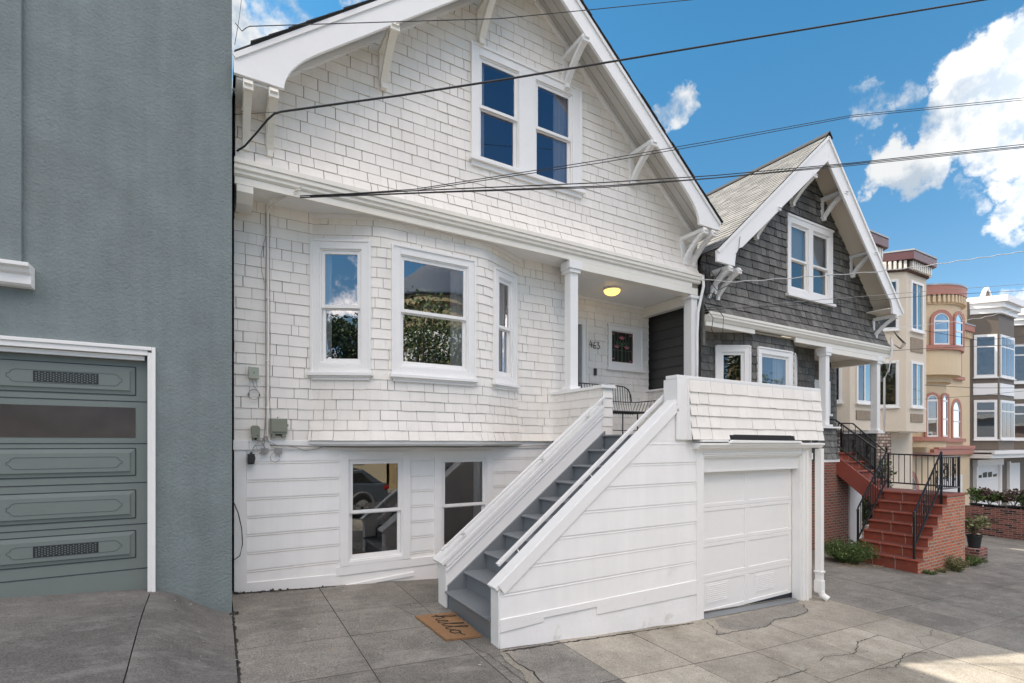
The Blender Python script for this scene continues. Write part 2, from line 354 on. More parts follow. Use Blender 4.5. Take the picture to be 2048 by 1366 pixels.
def FR(D):                       # facade frame: u = X, o = outwards (towards the street), v = Z
    return lambda u, o, v: (u, D - o, v)
def FA(p0, p1):                  # frame along a plan line, outwards to its right-hand street side
    p0 = Vector(p0); d = (Vector(p1) - p0).normalized(); n = Vector((d.y, -d.x))
    return lambda u, o, v: (p0.x + d.x*u + n.x*o, p0.y + d.y*u + n.y*o, v)
def FP(path):                    # frame along a plan polyline
    P = [Vector(p) for p in path]; L = [0]
    for a, b in zip(P, P[1:]): L.append(L[-1] + (b-a).length)
    ns = []
    for i in range(len(P)):
        d = Vector((0,0))
        if i > 0: d += (P[i]-P[i-1]).normalized()
        if i < len(P)-1: d += (P[i+1]-P[i]).normalized()
        d.normalize(); ns.append(Vector((d.y, -d.x)))
    def f(u, o, v):
        for i in range(len(P)-1):
            if u <= L[i+1] or i == len(P)-2:
                k = (u - L[i]) / (L[i+1]-L[i]); break
        p = P[i].lerp(P[i+1], k); n = ns[i].lerp(ns[i+1], k)
        return (p.x + n.x*o, p.y + n.y*o, v)
    return f, L
def rounded(pts, r, n=5):
    out = [pts[0]]
    for a, b, c in zip(pts, pts[1:], pts[2:]):
        a, b, c = Vector(a), Vector(b), Vector(c)
        p = b + (a-b).normalized()*r; q = b + (c-b).normalized()*r
        for k in range(n+1):
            t = k/n; out.append(tuple(p*(1-t)**2 + b*2*t*(1-t) + q*t*t))
    out.append(pts[-1]); return out

def gz(x, y):                    # street slope: falls to the right, rises a little towards the houses
    return -0.02 - 0.066*(x-2.4) + 0.026*(max(min(y, 7.2), -1.3)-4.5) - .045*max(0, 1-abs(x-5.4)/3)

# ------------------------------------------------------------------ cladding (shingles, lap boards)
def cladding(mb, v0, v1, exp, spans, wr=(.12,.32), gap=.007, t=.010, vbreaks=(), ubreaks=(), flare=None, mi=0, mib=1, tone=(.97,1.02), u0=0, u1=1, seed=1, vj=.003, oj=.0035, skew=0.0):
    rg = random.Random(seed); fl = flare or (lambda v: 0)
    n = max(1, round((v1-v0)/exp)); e = (v1-v0)/n
    for c in range(n):
        GJ = [rg.choice((.12,.25,.4,.55,.75)) for _ in range(97)]
        a = v0 + c*e; b = a + e
        cuts = [u0]
        while cuts[-1] < u1: cuts.append(cuts[-1] + rg.uniform(*wr) * (.75 if rg.random() < .3 else 1))
        vb = [a] + sorted(v for v in vbreaks if a+.004 < v < b-.004) + [b]
        info = [(rg.uniform(-vj, vj), rg.uniform(-oj, oj), rg.uniform(*tone), rg.uniform(-skew, skew)) for _ in cuts]
        for va, vbb in zip(vb, vb[1:]):
            for (a0, b0, a1, b1) in spans(va, vbb):
                for k in range(len(cuts)-1):
                    s0 = cuts[k] + gap*GJ[k % 97]; s1 = cuts[k+1] - gap*GJ[(k+1) % 97]
                    if s1 < min(a0, a1) or s0 > max(b0, b1): continue
                    dv, do, tn, sk = info[k]
                    first = abs(va - a) < 1e-6
                    seg = [s0] + [x for x in ubreaks if s0+.005 < x < s1-.005] + [s1]
                    for q0, q1 in zip(seg, seg[1:]):
                        L0, R0 = max(q0 + (sk if q0 == s0 else 0), a0), min(q1 + (info[k+1][3] if q1 == s1 else 0), b0)
                        L1, R1 = max(q0, a1), min(q1, b1)
                        if R0 - L0 < .004 and R1 - L1 < .004: continue
                        if R0 < L0: L0 = R0 = (L0+R0)/2
                        if R1 < L1: L1 = R1 = (L1+R1)/2
                        o0 = fl(va) + (t+do) * (b-va)/e + .002; o1 = fl(vbb) + (t+do) * (b-vbb)/e + .002
                        z0 = va + (dv if first else 0)
                        A = (L0, o0, z0); B = (R0, o0, z0); C = (R1, o1, vbb); D = (L1, o1, vbb)
                        mb.face((A, B, C, D), mi, tn)
                        if first and t > 0: mb.face(((L0, fl(va)-.002, z0), (R0, fl(va)-.002, z0), B, A), mib, tn)
                        if gap > 0:
                            if q0 == s0 and L0 == q0 + sk: mb.face(((L0, fl(va)-.002, z0), A, D, (L1, fl(vbb)-.002, vbb)), mi, tn)
                            if q1 == s1: mb.face((B, (R0, fl(va)-.002, z0), (R1, fl(vbb)-.002, vbb), C), mi, tn)
def rects(ua, ub, holes=()):
    """spans for a straight wall with rectangular holes (u0,u1,v0,v1)"""
    def f(va, vb):
        vm = (va+vb)/2; iv = [(ua, ub)]
        for h in holes:
            if h[2] < vm < h[3]:
                nv = []
                for x0, x1 in iv:
                    if h[1] <= x0 or h[0] >= x1: nv.append((x0, x1)); continue
                    if h[0] > x0: nv.append((x0, h[0]))
                    if h[1] < x1: nv.append((h[1], x1))
                iv = nv
        return [(x0, x1, x0, x1) for x0, x1 in iv]
    return f
def gable(ua, ub, pk, zp, sl, sr, holes=()):
    """wall under a gable: peak (pk, zp), slopes sl (left), sr (right)"""
    base = rects(-1e3, 1e3, holes)
    def f(va, vb):
        res = []
        def lim(v): return max(ua, pk - (zp-v)/sl), min(ub, pk + (zp-v)/sr)
        a0, b0 = lim(va); a1, b1 = lim(vb)
        for x0, x1, _, _ in base(va, vb):
            res.append((max(x0, a0), min(x1, b0), max(x0, a1), min(x1, b1)))
        return [r for r in res if r[1] > r[0] or r[3] > r[2]]
    return f
def hv(holes): return sorted({v for h in holes for v in h[2:4]})
def backing(mb, v0, v1, spans, vbreaks=(), ubreaks=(), flare=None, mi=0, u0=0, u1=1, step=5):
    cladding(mb, v0, v1, step, spans, wr=(1e3, 1e3), gap=0, t=0, vbreaks=vbreaks, ubreaks=ubreaks, flare=(lambda v: (flare(v) if flare else 0)-.004), mi=mi, u0=u0-.0, u1=u1, vj=0, oj=0, tone=(1, 1))

# ------------------------------------------------------------------ windows
def window(parent, F, u0, u1, v0, v1, c=.115, sill=.05, bot=None, rail=.5, curtain='', g=None, frame=None, single=False, room=.55, label=None, apron=True, cloth=None, sash=.045, deep=.05, cap=True):
    """double-hung window; u0..u1, v0..v1 = outer edges of the casing"""
    g = g or glass; fm = frame or wtrim; cloth = cloth or curt
    m = MB(F); b = c if bot is None else bot
    # casing
    m.box((u0, -.01, v0), (u0+c, .032, v1)); m.box((u1-c, -.01, v0), (u1, .032, v1)); m.box((u0+c, -.01, v1-c), (u1-c, .030, v1)); 
    if b > .001: m.box((u0+c, -.01, v0), (u1-c, .028, v0+b))
    if cap:
        e = .022
        m.box((u0-e*.4, -.01, v0), (u0+e, .048, v1+.001)); m.box((u1-e, -.01, v0), (u1+e*.4, .048, v1+.001)); m.box((u0+e, -.01, v1-e), (u1-e, .047, v1+e*.6))
    # jambs
    x0, x1, z0, z1 = u0+c, u1-c, v0+b, v1-c
    for a, d in (((x0-.001, -.13, z0), (x0+.018, .012, z1)), ((x1-.018, -.13, z0), (x1+.001, .012, z1)), ((x0+.018, -.13, z1-.018), (x1-.018, .011, z1)), ((x0+.018, -.13, z0), (x1-.018, .014, z0+.022))): m.box(a, d)
    x0 += .018; x1 -= .018; z1 -= .018; z0 += .022
    zm = z0 + (z1-z0)*rail; s = sash
    panes = []
    if single:
        m.box((x0, -.035, z0), (x0+s, -.003, z1)); m.box((x1-s, -.035, z0), (x1, -.003, z1)); m.box((x0+s, -.035, z0), (x1-s, -.004, z0+s)); m.box((x0+s, -.035, z1-s), (x1-s, -.004, z1))
        panes.append((x0+s, x1-s, z0+s, z1-s, -.02))
    else:
        m.box((x0, -.035, zm-.02), (x0+s, -.003, z1)); m.box((x1-s, -.035, zm-.02), (x1, -.003, z1)); m.box((x0+s, -.035, z1-s), (x1-s, -.004, z1)); m.box((x0+s, -.035, zm-.02), (x1-s, .002, zm+.025))
        m.box((x0, -.072, z0), (x0+s, -.038, zm-.001)); m.box((x1-s, -.072, z0), (x1, -.038, zm-.001)); m.box((x0+s, -.072, z0), (x1-s, -.039, z0+s*1.3)); m.box((x0+s, -.072, zm-.035), (x1-s, -.0385, zm+.012))
        panes += [(x0+s, x1-s, zm+.025, z1-s, -.02), (x0+s, x1-s, z0+s*1.3, zm-.022, -.055)]
    wo = m.build('window', fm, parent, bevel=.003)
    if label: wo['label'] = label
    for p in panes:
        pm = MB(F); pm.face(((p[0]-.005, p[4], p[2]-.005), (p[1]+.005, p[4], p[2]-.005), (p[1]+.005, p[4], p[3]+.005), (p[0]-.005, p[4], p[3]+.005))); pm.build('pane', g, wo)
    if sill:
        sm = MB(F); sm.box((u0-.035, -.01, v0-.045), (u1+.035, .085, v0-.001))
        if apron: sm.box((u0+.01, -.01, v0-.10), (u1-.01, .035, v0-.045)); sm.box((u0-.005, -.01, v0-.065), (u1+.005, .055, v0-.045))
        sm.build('sill', fm, wo, bevel=.004)
    # room behind, dark
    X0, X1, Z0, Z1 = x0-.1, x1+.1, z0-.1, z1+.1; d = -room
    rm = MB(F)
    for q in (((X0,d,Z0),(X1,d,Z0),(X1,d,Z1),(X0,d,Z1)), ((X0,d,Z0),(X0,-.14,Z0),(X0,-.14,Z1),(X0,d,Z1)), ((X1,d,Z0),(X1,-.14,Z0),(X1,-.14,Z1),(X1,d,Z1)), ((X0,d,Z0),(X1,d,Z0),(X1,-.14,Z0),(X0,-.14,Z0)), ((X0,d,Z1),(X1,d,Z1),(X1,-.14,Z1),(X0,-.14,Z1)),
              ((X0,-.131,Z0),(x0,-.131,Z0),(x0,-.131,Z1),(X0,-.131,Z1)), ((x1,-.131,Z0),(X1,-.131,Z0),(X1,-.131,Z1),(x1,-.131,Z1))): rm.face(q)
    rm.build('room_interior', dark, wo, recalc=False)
    def cloth_(a, bb, zb, zt, o=-.10, am=.012, k=26):
        cm_ = MB(F); n = max(6, int((bb-a)/.012)); pr = []
        for i in range(n+1):
            u = a + (bb-a)*i/n; pr.append((u, o + am*math.sin(i*.9) + am*.5*math.sin(i*.37+1)))
        for p, q in zip(pr, pr[1:]): cm_.face(((p[0], p[1], zb), (q[0], q[1], zb), (q[0], q[1], zt), (p[0], p[1], zt)))
        cm_.build('curtain', cloth, wo, smooth=True)
    wd = x1-x0
    if 'l' in curtain: cloth_(x0+.01, x0+wd*.20, z0, z1)
    if 'r' in curtain: cloth_(x1-wd*.22, x1-.01, z0, z1)
    if 'R' in curtain: cloth_(x1-wd*.42, x1-.01, z0, z1)
    if 'L' in curtain: cloth_(x0+.01, x0+wd*.5, z0, z1)
    if 'F' in curtain: cloth_(x0+.01, x1-.01, z0, z1)
    if 'T' in curtain: cloth_(x0+.01, x1-.01, zm, z1, am=.002)
    return wo

def knee(parent, x, zt, zb, yw, yr, w=.09, m=None, arm=True, plate=True, h=.07):
    """curved knee brace between wall (yw) and barge board (yr)"""
    b = MB(); 
    if arm: b.box((x-w/2, yr+.012, zt-h), (x+w/2, yw+.03, zt))
    if plate: b.box((x-w*.42, yw-.035, zb+.03), (x+w*.42, yw+.03, zt-h))
    # strut
    n = 8; up = []; lo = []
    for i in range(n+1):
        t = i/n; bow = .045*math.sin(math.pi*t)
        y = (yr-.012) + (yw-.05-yr)*t; z = (zt-h*.6) + (zb+.05-zt+h*.6)*t
        dy, dz = (yw-.05-yr), (zb-zt); L = math.hypot(dy, dz); ny, nz_ = -dz/L, dy/L
        up.append((y + ny*(bow*.9+.035), z + nz_*(bow*.9+.035))); lo.append((y + ny*(bow*.9-.035), z + nz_*(bow*.9-.035)))
    for i in range(n):
        b.prism([up[i], up[i+1], lo[i+1], lo[i]], x-w*.40, x+w*.40, axis=0)
    b.box((x-w*.33, yw-.10, zb-.03), (x+w*.33, yw-.02, zb+.05))
    b.box((x-w*.5, yr-.012, zt-h*1.7), (x+w*.5, yr+.03, zt-h*.9))
    return b.build('bracket', m or cream, parent, bevel=.004)

def barge(mb, L, y0, y1, left=True):
    """barge board polygon list in (x,z), extruded"""
    mb.prism(L, y0, y1, axis=1)

# ================================================================== GROUND
def groundmat(name, c, c2, grit, sc_=1.1, worn=(.30,.29,.275)):
    m = mat(name, c, .85, .16, sc_, .5, 90, tone=True, detail=9, bdist=.006, dirt=c2, ds=.9, dth=(.42,.68)); t = m.node_tree
    b = t.nodes['Principled BSDF']; lkin = b.inputs['Base Color'].links[0].from_socket
    tcn = t.nodes.new('ShaderNodeTexCoord').outputs['Object']
    n1 = t.nodes.new('ShaderNodeTexNoise'); n1.inputs['Scale'].default_value = 75; n1.inputs['Detail'].default_value = 3; t.links.new(tcn, n1.inputs['Vector'])
    mr = t.nodes.new('ShaderNodeMapRange'); t.links.new(n1.outputs[0], mr.inputs[0]); mr.inputs[1].default_value = .3; mr.inputs[2].default_value = .7; mr.inputs[3].default_value = 1-grit; mr.inputs[4].default_value = 1+grit
    n2 = t.nodes.new('ShaderNodeTexNoise'); n2.inputs['Scale'].default_value = 6; n2.inputs['Detail'].default_value = 10; n2.inputs['Roughness'].default_value = .8; t.links.new(tcn, n2.inputs['Vector'])
    m2 = t.nodes.new('ShaderNodeMapRange'); t.links.new(n2.outputs[0], m2.inputs[0]); m2.inputs[1].default_value = .3; m2.inputs[2].default_value = .7; m2.inputs[3].default_value = .86; m2.inputs[4].default_value = 1.16
    mu = t.nodes.new('ShaderNodeMath'); mu.operation = 'MULTIPLY'; t.links.new(mr.outputs[0], mu.inputs[0]); t.links.new(m2.outputs[0], mu.inputs[1])
    v = t.nodes.new('ShaderNodeVectorMath'); v.operation = 'SCALE'; t.links.new(lkin, v.inputs[0]); t.links.new(mu.outputs[0], v.inputs['Scale'])
    # worn, whitened patches drawn out along the street, and dark spots
    mp = t.nodes.new('ShaderNodeMapping'); mp.inputs['Scale'].default_value = (1.0, 2.6, 1); mp.inputs['Rotation'].default_value = (0, 0, .12); t.links.new(tcn, mp.inputs['Vector'])
    n3 = t.nodes.new('ShaderNodeTexNoise'); n3.inputs['Scale'].default_value = 1.7; n3.inputs['Detail'].default_value = 12; n3.inputs['Roughness'].default_value = .78; t.links.new(mp.outputs[0], n3.inputs['Vector'])
    m3 = t.nodes.new('ShaderNodeMapRange'); t.links.new(n3.outputs[0], m3.inputs[0]); m3.inputs[1].default_value = .50; m3.inputs[2].default_value = .70; m3.inputs[4].default_value = .65
    x3 = t.nodes.new('ShaderNodeMix'); x3.data_type = 'RGBA'; t.links.new(m3.outputs[0], x3.inputs[0]); t.links.new(v.outputs[0], x3.inputs[6]); x3.inputs[7].default_value = (*worn, 1)
    n4 = t.nodes.new('ShaderNodeTexVoronoi'); n4.inputs['Scale'].default_value = 4.5; t.links.new(tcn, n4.inputs['Vector'])
    m4 = t.nodes.new('ShaderNodeMapRange'); t.links.new(n4.outputs['Distance'], m4.inputs[0]); m4.inputs[1].default_value = .05; m4.inputs[2].default_value = .09; m4.inputs[3].default_value = .6; m4.inputs[4].default_value = 1
    v4 = t.nodes.new('ShaderNodeVectorMath'); v4.operation = 'SCALE'; t.links.new(x3.outputs[2], v4.inputs[0]); t.links.new(m4.outputs[0], v4.inputs['Scale']); t.links.new(v4.outputs[0], b.inputs['Base Color'])
    return m
conc = groundmat('sidewalk_concrete', (.22,.202,.175), (.13,.12,.105), .45, worn=(.36,.335,.30))
concp = groundmat('driveway_concrete', (.40,.36,.295), (.23,.20,.155), .32, worn=(.42,.39,.335))
concb = groundmat('apron_concrete', (.12,.115,.107), (.20,.19,.175), .34, .8)

gm = MB()                                    # the earth under everything, one sheet to the horizon
XS = [-300, -60, -12, 0, 8, 16, 30, 60, 120, 400]; YS = [-300, -60, -1.3, 2, 4.5, 7.2, 20, 60, 400]
for i in range(len(XS)-1):
    for j in range(len(YS)-1):
        gm.face([(x, y, (gz(max(min(x, 60), -12), y) - .06) - (0.10 if y <= -1.3 else 0)) for x, y in ((XS[i],YS[j]),(XS[i+1],YS[j]),(XS[i+1],YS[j+1]),(XS[i],YS[j+1]))])
tag(gm.build('ground', crackm), kind='structure')
rd = MB()
for i in range(-3, 16):
    x0, x1 = i*4, i*4+4
    rd.face([(x, y, gz(x, -1.3) - .13 + .004) for x, y in ((x0,-11.0),(x1,-11.0),(x1,-1.32),(x0,-1.32))])
tag(rd.build('road', asph), kind='structure')
kb = MB()
for i in range(-3, 15):
    x0, x1 = i*4+.01, i*4+3.99
    for ya, yb in ((-1.3,-1.14),(-11.16,-11.0)):
        z0, z1 = gz(x0,-1.3), gz(x1,-1.3)
        kb.face([(x0,ya,z0+.002),(x1,ya,z1+.002),(x1,yb,z1+.002),(x0,yb,z0+.002)]); kb.face([(x0,ya,z0-.16),(x1,ya,z1-.16),(x1,ya,z1+.002),(x0,ya,z0+.002)]); kb.face([(x0,yb,z0-.16),(x1,yb,z1-.16),(x1,yb,z1+.002),(x0,yb,z0+.002)])
tag(kb.build('kerb', conc), kind='structure')
os_ = MB()
for i in range(-3, 15): os_.face([(x, y, gz(x, -1.3)) for x, y in ((i*4,-15.5),(i*4+3.99,-15.5),(i*4+3.99,-11.17),(i*4,-11.17))])
tag(os_.build('far_sidewalk', concp), kind='structure')

def slabs(xs, ys, name, m, rule=None, seed=3, zf=gz, gap=.008, sub=1, skip=None):
    g = MB(); rg = random.Random(seed)
    for i in range(len(xs)-1):
        for j in range(len(ys)-1):
            if skip and skip((xs[i]+xs[i+1])/2, (ys[j]+ys[j+1])/2): continue
            t = rg.uniform(.84, 1.12); dz = rg.uniform(-.002, .002)
            x0, x1, y0, y1 = xs[i]+gap/2, xs[i+1]-gap/2, ys[j]+gap/2, ys[j+1]-gap/2
            for a in range(sub):
                for b in range(sub):
                    X0, X1 = x0+(x1-x0)*a/sub, x0+(x1-x0)*(a+1)/sub; Y0, Y1 = y0+(y1-y0)*b/sub, y0+(y1-y0)*(b+1)/sub
                    g.face([(x, y, zf(x, y)+dz) for x, y in ((X0,Y0),(X1,Y0),(X1,Y1),(X0,Y1))], tone=t)
            for (xa,ya),(xb,yb) in (((x0,y0),(x1,y0)),((x1,y0),(x1,y1)),((x1,y1),(x0,y1)),((x0,y1),(x0,y0))):
                g.face([(xa,ya,zf(xa,ya)+dz-.03),(xb,yb,zf(xb,yb)+dz-.03),(xb,yb,zf(xb,yb)+dz),(xa,ya,zf(xa,ya)+dz)], tone=.7)
    return tag(g.build(name, m), kind='structure')
xr = [8.37, 9.4, 10.3, 11.2, 12.2, 13.3, 14.4, 15.4, 16.5, 17.7, 19, 20.3, 21.6, 23, 24.4, 26, 28, 30, 32, 34, 36, 38, 40, 43, 46, 50, 54]
slabs([.17, 1.19, 2.22, 3.2], [-1.14, .2, 1.2, 2.7, 3.5, 4.46, 5.30, 6.10, 7.3], 'sidewalk', conc)
slabs([3.2, 4.2, 5.2, 6.27, 7.3, 8.37], [-1.14, .2, 1.2, 2.7, 3.5, 4.62], 'driveway_slab', concp, seed=8)
slabs([3.2, 8.37], [4.62, 7.3], 'sidewalk_strip', conc, seed=4)
slabs(xr, [-1.14, .3, 1.5, 2.75, 3.7, 4.7, 5.8, 7.2], 'lower_sidewalk', conc, seed=5)
slabs(xr, [7.2, 8.4, 10.2], 'front_yard_paving', conc, seed=6)
def za(x, y):                                  # raised apron in front of the grey garage
    k = max(0, min(1, (y-3.4)/2.6)); k = k*k*(3-2*k); s = max(0, min(1, (.17-x)/.72)); s = s*s*(3-2*s)
    return gz(x, y) + (.30*s)*k
slabs([-.575, .16], [-1.14, 1.0, 2.8, 6.42], 'driveway_flare', concb, zf=za, sub=10, seed=11)
slabs([-7, -3.4, -.575], [-1.14, 1.0, 2.8, 6.62], 'garage_apron', concb, zf=za, sub=8, seed=12)
# cracks and stains of the driveway
def crack(pts, w, name, m=crackm, off=.004, seed=1):
    rg = random.Random(seed); P = []
    for a, b in zip(pts, pts[1:]):
        n = max(2, int(math.hypot(b[0]-a[0], b[1]-a[1])/.045))
        for i in range(n): P.append((a[0]+(b[0]-a[0])*i/n + rg.uniform(-.012,.012), a[1]+(b[1]-a[1])*i/n + rg.uniform(-.012,.012)))
    P.append(pts[-1]); c = MB()
    for i in range(len(P)-1):
        a, b = Vector(P[i]), Vector(P[i+1]); d = (b-a); 
        if d.length < 1e-5: continue
        d.normalize(); n = Vector((-d.y, d.x)); wa = w*rg.uniform(.5, 1.3)
        c.face([(p.x, p.y, gz(p.x, p.y)+off) for p in (a-n*wa, b-n*wa, b+n*wa, a+n*wa)])
    return tag(c.build(name, m), kind='structure')
crack([(4.43,2.92),(4.8,2.95),(5.23,2.97),(5.53,2.99),(5.82,3.09),(6.29,2.99),(6.76,3.18),(7.27,3.18)], .005, 'sidewalk_crack')
crack([(4.43,2.92),(4.1,2.75),(3.6,2.8)], .005, 'sidewalk_crack', seed=3)
crack([(5.9,2.72),(6.3,2.6),(6.9,2.75),(7.2,2.65)], .004, 'sidewalk_crack', seed=4)
crack([(7.4,2.75),(7.7,2.95),(8.0,2.9),(8.3,3.0)], .003, 'sidewalk_crack', seed=5)
crack([(1.9,6.1),(2.1,5.3),(2.3,4.4),(2.35,3.6)], .003, 'sidewalk_crack', seed=6)
def patch(poly, name, m, off, seed=2, tone=1, rough=.02):
    rg = random.Random(seed); P = []
    for a, b in zip(poly, poly[1:]+poly[:1]):
        n = max(1, int(math.hypot(b[0]-a[0], b[1]-a[1])/.06))
        for i in range(n): P.append((a[0]+(b[0]-a[0])*i/n + rg.uniform(-rough,rough), a[1]+(b[1]-a[1])*i/n + rg.uniform(-rough,rough)))
    c = MB(); c.tone = tone; c.face([(x, y, gz(x, y)+off) for x, y in P]); return tag(c.build(name, m), kind='structure')
patch([(5.5,4.38),(5.35,4.12),(5.21,4.0),(5.68,4.0),(6.0,3.96),(6.21,3.98),(6.51,4.09),(7.0,4.06),(7.35,4.12),(7.66,4.36),(7.60,4.46),(6.5,4.44)], 'concrete_patch', conc, .004, tone=1.15)
crack([(5.5,4.38),(5.35,4.12),(5.21,4.0),(5.68,4.0),(6.0,3.96),(6.21,3.98),(6.51,4.09),(7.0,4.06),(7.35,4.12),(7.66,4.36)], .005, 'patch_edge', off=.007, seed=9)
patch([(5.5,4.46),(7.75,4.47),(7.86,4.62),(5.5,4.62)], 'garage_threshold', greyst, .009, rough=.0)
crack([(2.44,4.40),(3.4,4.40),(4.4,4.40),(5.4,4.42)], .012, 'wall_foot_dirt', off=.003, seed=10)
crack([(.2,7.12),(1.4,7.11)], .02, 'wall_foot_dirt', off=.004, seed=12); crack([(.17,6.38),(.17,3.2)], .010, 'joint_dirt', off=.003, seed=13)
patch([(2.46,4.44),(2.38,4.22),(2.40,3.95),(2.34,3.7),(2.38,3.4),(2.46,3.3),(2.44,3.6),(2.50,3.9),(2.46,4.15),(2.58,4.38)], 'broken_concrete', mat('loose_gravel', (.30,.27,.22), .95, .5, 60, .9, 120), .003, rough=.02)
crack([(2.50,4.36),(2.47,4.1),(2.51,3.9),(2.45,3.6),(2.47,3.3)], .006, 'broken_edge', off=.006, seed=31)
fl = MB(); rg = random.Random(21)              # gravel flecks, bits of paint and leaves on the concrete
for i in range(1100):
    x = rg.uniform(-.4, 12.5); y = rg.uniform(2.6, 7.0) if rg.random() < .5 or x > 2.3 else rg.uniform(4.6, 7.1)
    if 2.3 < x < 8.4 and y > 4.4: continue
    if x < .17 and y > 6.3: continue
    if x > 12.5 and y > 4.7: continue
    s = rg.uniform(.0025, .008)*(1 + (rg.random() < .08)*1.4); an = rg.uniform(0, 6.28); z = za(x, y) if x < .17 else gz(x, y)
    q = [(x+math.cos(an+k*1.57+rg.uniform(-.3,.3))*s, y+math.sin(an+k*1.57)*s*rg.uniform(.4,1), z+.003+rg.uniform(0,.004)) for k in range(4)]
    fl.face(q, mi=rg.choice([0,0,1,2]))
tag(fl.build('gravel_flecks', [mat('pale_fleck', (.45,.43,.40), .8), straw, crackm]), kind='stuff')

# ================================================================== GREY STUCCO BUILDING (left)
gb = empty('stucco_building', (-2, 6.4, 0), 'blue-grey stucco building with a grey panelled garage door, at the left edge', 'building')
F0 = FR(6.4)
m = MB()
x0, x1, zt = -9, .158, 7.0
dx0, dx1, dz = -3.05, -.60, 2.955
zb = -.3
m.face([F0(*p) for p in ((dx1,0,zb),(x1,0,zb),(x1,0,zt),(dx1,0,zt))]); m.face([F0(*p) for p in ((x0,0,zb),(dx0,0,zb),(dx0,0,zt),(x0,0,zt))]); m.face([F0(*p) for p in ((dx0,0,dz),(dx1,0,dz),(dx1,0,zt),(dx0,0,zt))]); m.prism([(x0,zt+.001),(x1-.02,zt+.001),(-1.75,9.25),(x0,9.25)], 6.42, 20)  # sloped top above the frame, shape made up to bound the sun patch
m.face([F0(*p) for p in ((dx1,0,zb),(dx1,-.2,zb),(dx1,-.2,dz),(dx1,0,dz))]); m.face([F0(*p) for p in ((dx0,0,dz),(dx0,-.2,dz),(dx1,-.2,dz),(dx1,0,dz))]); m.face([F0(*p) for p in ((dx0,0,zb),(dx0,-.2,zb),(dx0,-.2,dz),(dx0,0,dz))])
m.face([(x1,6.4,zb),(x1,20,zb),(x1,20,zt),(x1,6.4,zt)]); m.face([(x0,6.4,zb),(x0,20,zb),(x0,20,zt),(x0,6.4,zt)]); m.face([(x0,20,zb),(x1,20,zb),(x1,20,zt),(x0,20,zt)])
m.build('wall', stucco, gb)
m = MB(); m.prism([(x1+.0,zt+.0),(x1,zt+.04),(-1.75,9.30),(x0,9.30),(x0,9.26),(-1.75,9.26)], 6.40, 20); m.build('roof', metalg, gb)  # roof follows the unseen slope, shaped to cut the sunlight
m = MB(F0); m.box((-5.2, 0, 3.72), (-1.555, .045, 6.9)); m.build('bay_panel', stucco, gb, bevel=.006)
m = MB(F0); prof = [(0,3.70),(.20,3.70),(.20,3.665),(.165,3.65),(.15,3.62),(.12,3.60),(.12,3.52),(.09,3.50),(0,3.50)]
m.prism([(p[0], p[1]) for p in prof], -5.3, -1.47, axis=0); m.build('window_sill', wtrim, gb, bevel=.004)
m = MB(F0)                                     # white door surround
m.box((dx1-.002, -.01, .50), (dx1+.055, .03, dz+.03)); m.box((dx1+.035, 0, .50), (dx1+.066, .045, dz+.085)); m.box((dx0, -.01, dz-.002), (dx1-.002, .03, dz+.05)); m.box((dx0, 0, dz+.05), (dx1+.034, .045, dz+.085)); m.box((dx0, -.06, dz-.05), (dx1-.03, -.02, dz-.003))
m.build('door_frame', wtrim, gb, bevel=.004)
gd = MB(FR(6.5)); gd.box((dx0, -.04, .48), (dx1+.001, 0, dz)); gdo = None
secs = [(2.84,2.55,'g'),(2.42,2.11,'w'),(2.00,1.72,'p'),(1.57,1.28,'p'),(1.15,.87,'g')]
lines = MB(FR(6.5)); PANELS = []; plq = MB(FR(6.5))
def plaque(b, xa, xb, za_, zb_, o, r=.03):
    pts = []
    for cx, cz, sx, sz in ((xa, za_, 1, 1), (xb, za_, -1, 1), (xb, zb_, -1, -1), (xa, zb_, 1, -1)):
        q = [(cx, cz+sz*r*1.5), (cx+sx*r*.55, cz+sz*r*1.3), (cx+sx*r*.9, cz+sz*r*.9), (cx+sx*r*1.0, cz+sz*r*.5), (cx+sx*r*2, cz)]
        if (sx, sz) in ((-1, 1), (1, -1)): q = q[::-1]
        pts += q
    for a, c in zip(pts, pts[1:]+pts[:1]): b.beam((a[0], o, a[1]), (c[0], o, c[1]), .004, .004, side=(0,1,0))
for c0, c1 in ((-1.80,-.715),(-3.00,-1.92)):
    for zt_, zb_, kd in secs:
        if kd == 'w': continue
        e = .045
        panels = MB(FR(6.5)); PANELS.append(panels)
        for a, b_, in (((c0, .003, zb_), (c1, .003, zb_)), ((c0, .003, zt_), (c1, .003, zt_)), ((c0, .003, zb_), (c0, .003, zt_)), ((c1, .003, zb_), (c1, .003, zt_))): lines.beam(a, b_, .006, .008, side=(0,1,0))
        panels.prism([(c0+e, zb_+e), (c1-e, zb_+e), (c1-e, zt_-e), (c0+e, zt_-e)], .0, .022, axis=1)
        panels.face(((c0,.003,zb_),(c1,.003,zb_),(c1-e,.012,zb_+e),(c0+e,.012,zb_+e))); panels.face(((c0,.003,zt_),(c1,.003,zt_),(c1-e,.012,zt_-e),(c0+e,.012,zt_-e)))
        panels.face(((c1,.003,zb_),(c1,.003,zt_),(c1-e,.012,zt_-e),(c1-e,.012,zb_+e))); panels.face(((c0,.003,zb_),(c0,.003,zt_),(c0+e,.012,zt_-e),(c0+e,.012,zb_+e)))
        plaque(plq, c0+.11, c1-.11, zb_+.085, zt_-.085, .0225)
for z in (2.485, 2.05, 1.645, 1.215, .75):
    lines.box((dx0, 0, z-.004), (dx1, .0035, z+.004))
gdo = gd.build('garage_door', gdoor, gb)
for pn_ in PANELS: pn_.build('panel', gdoor, gdo)
plq.build('panel_moulding', mat('grey_door_shadow', (.085,.105,.105), .7), gdo); lines.build('panel_groove', gline, gdo)
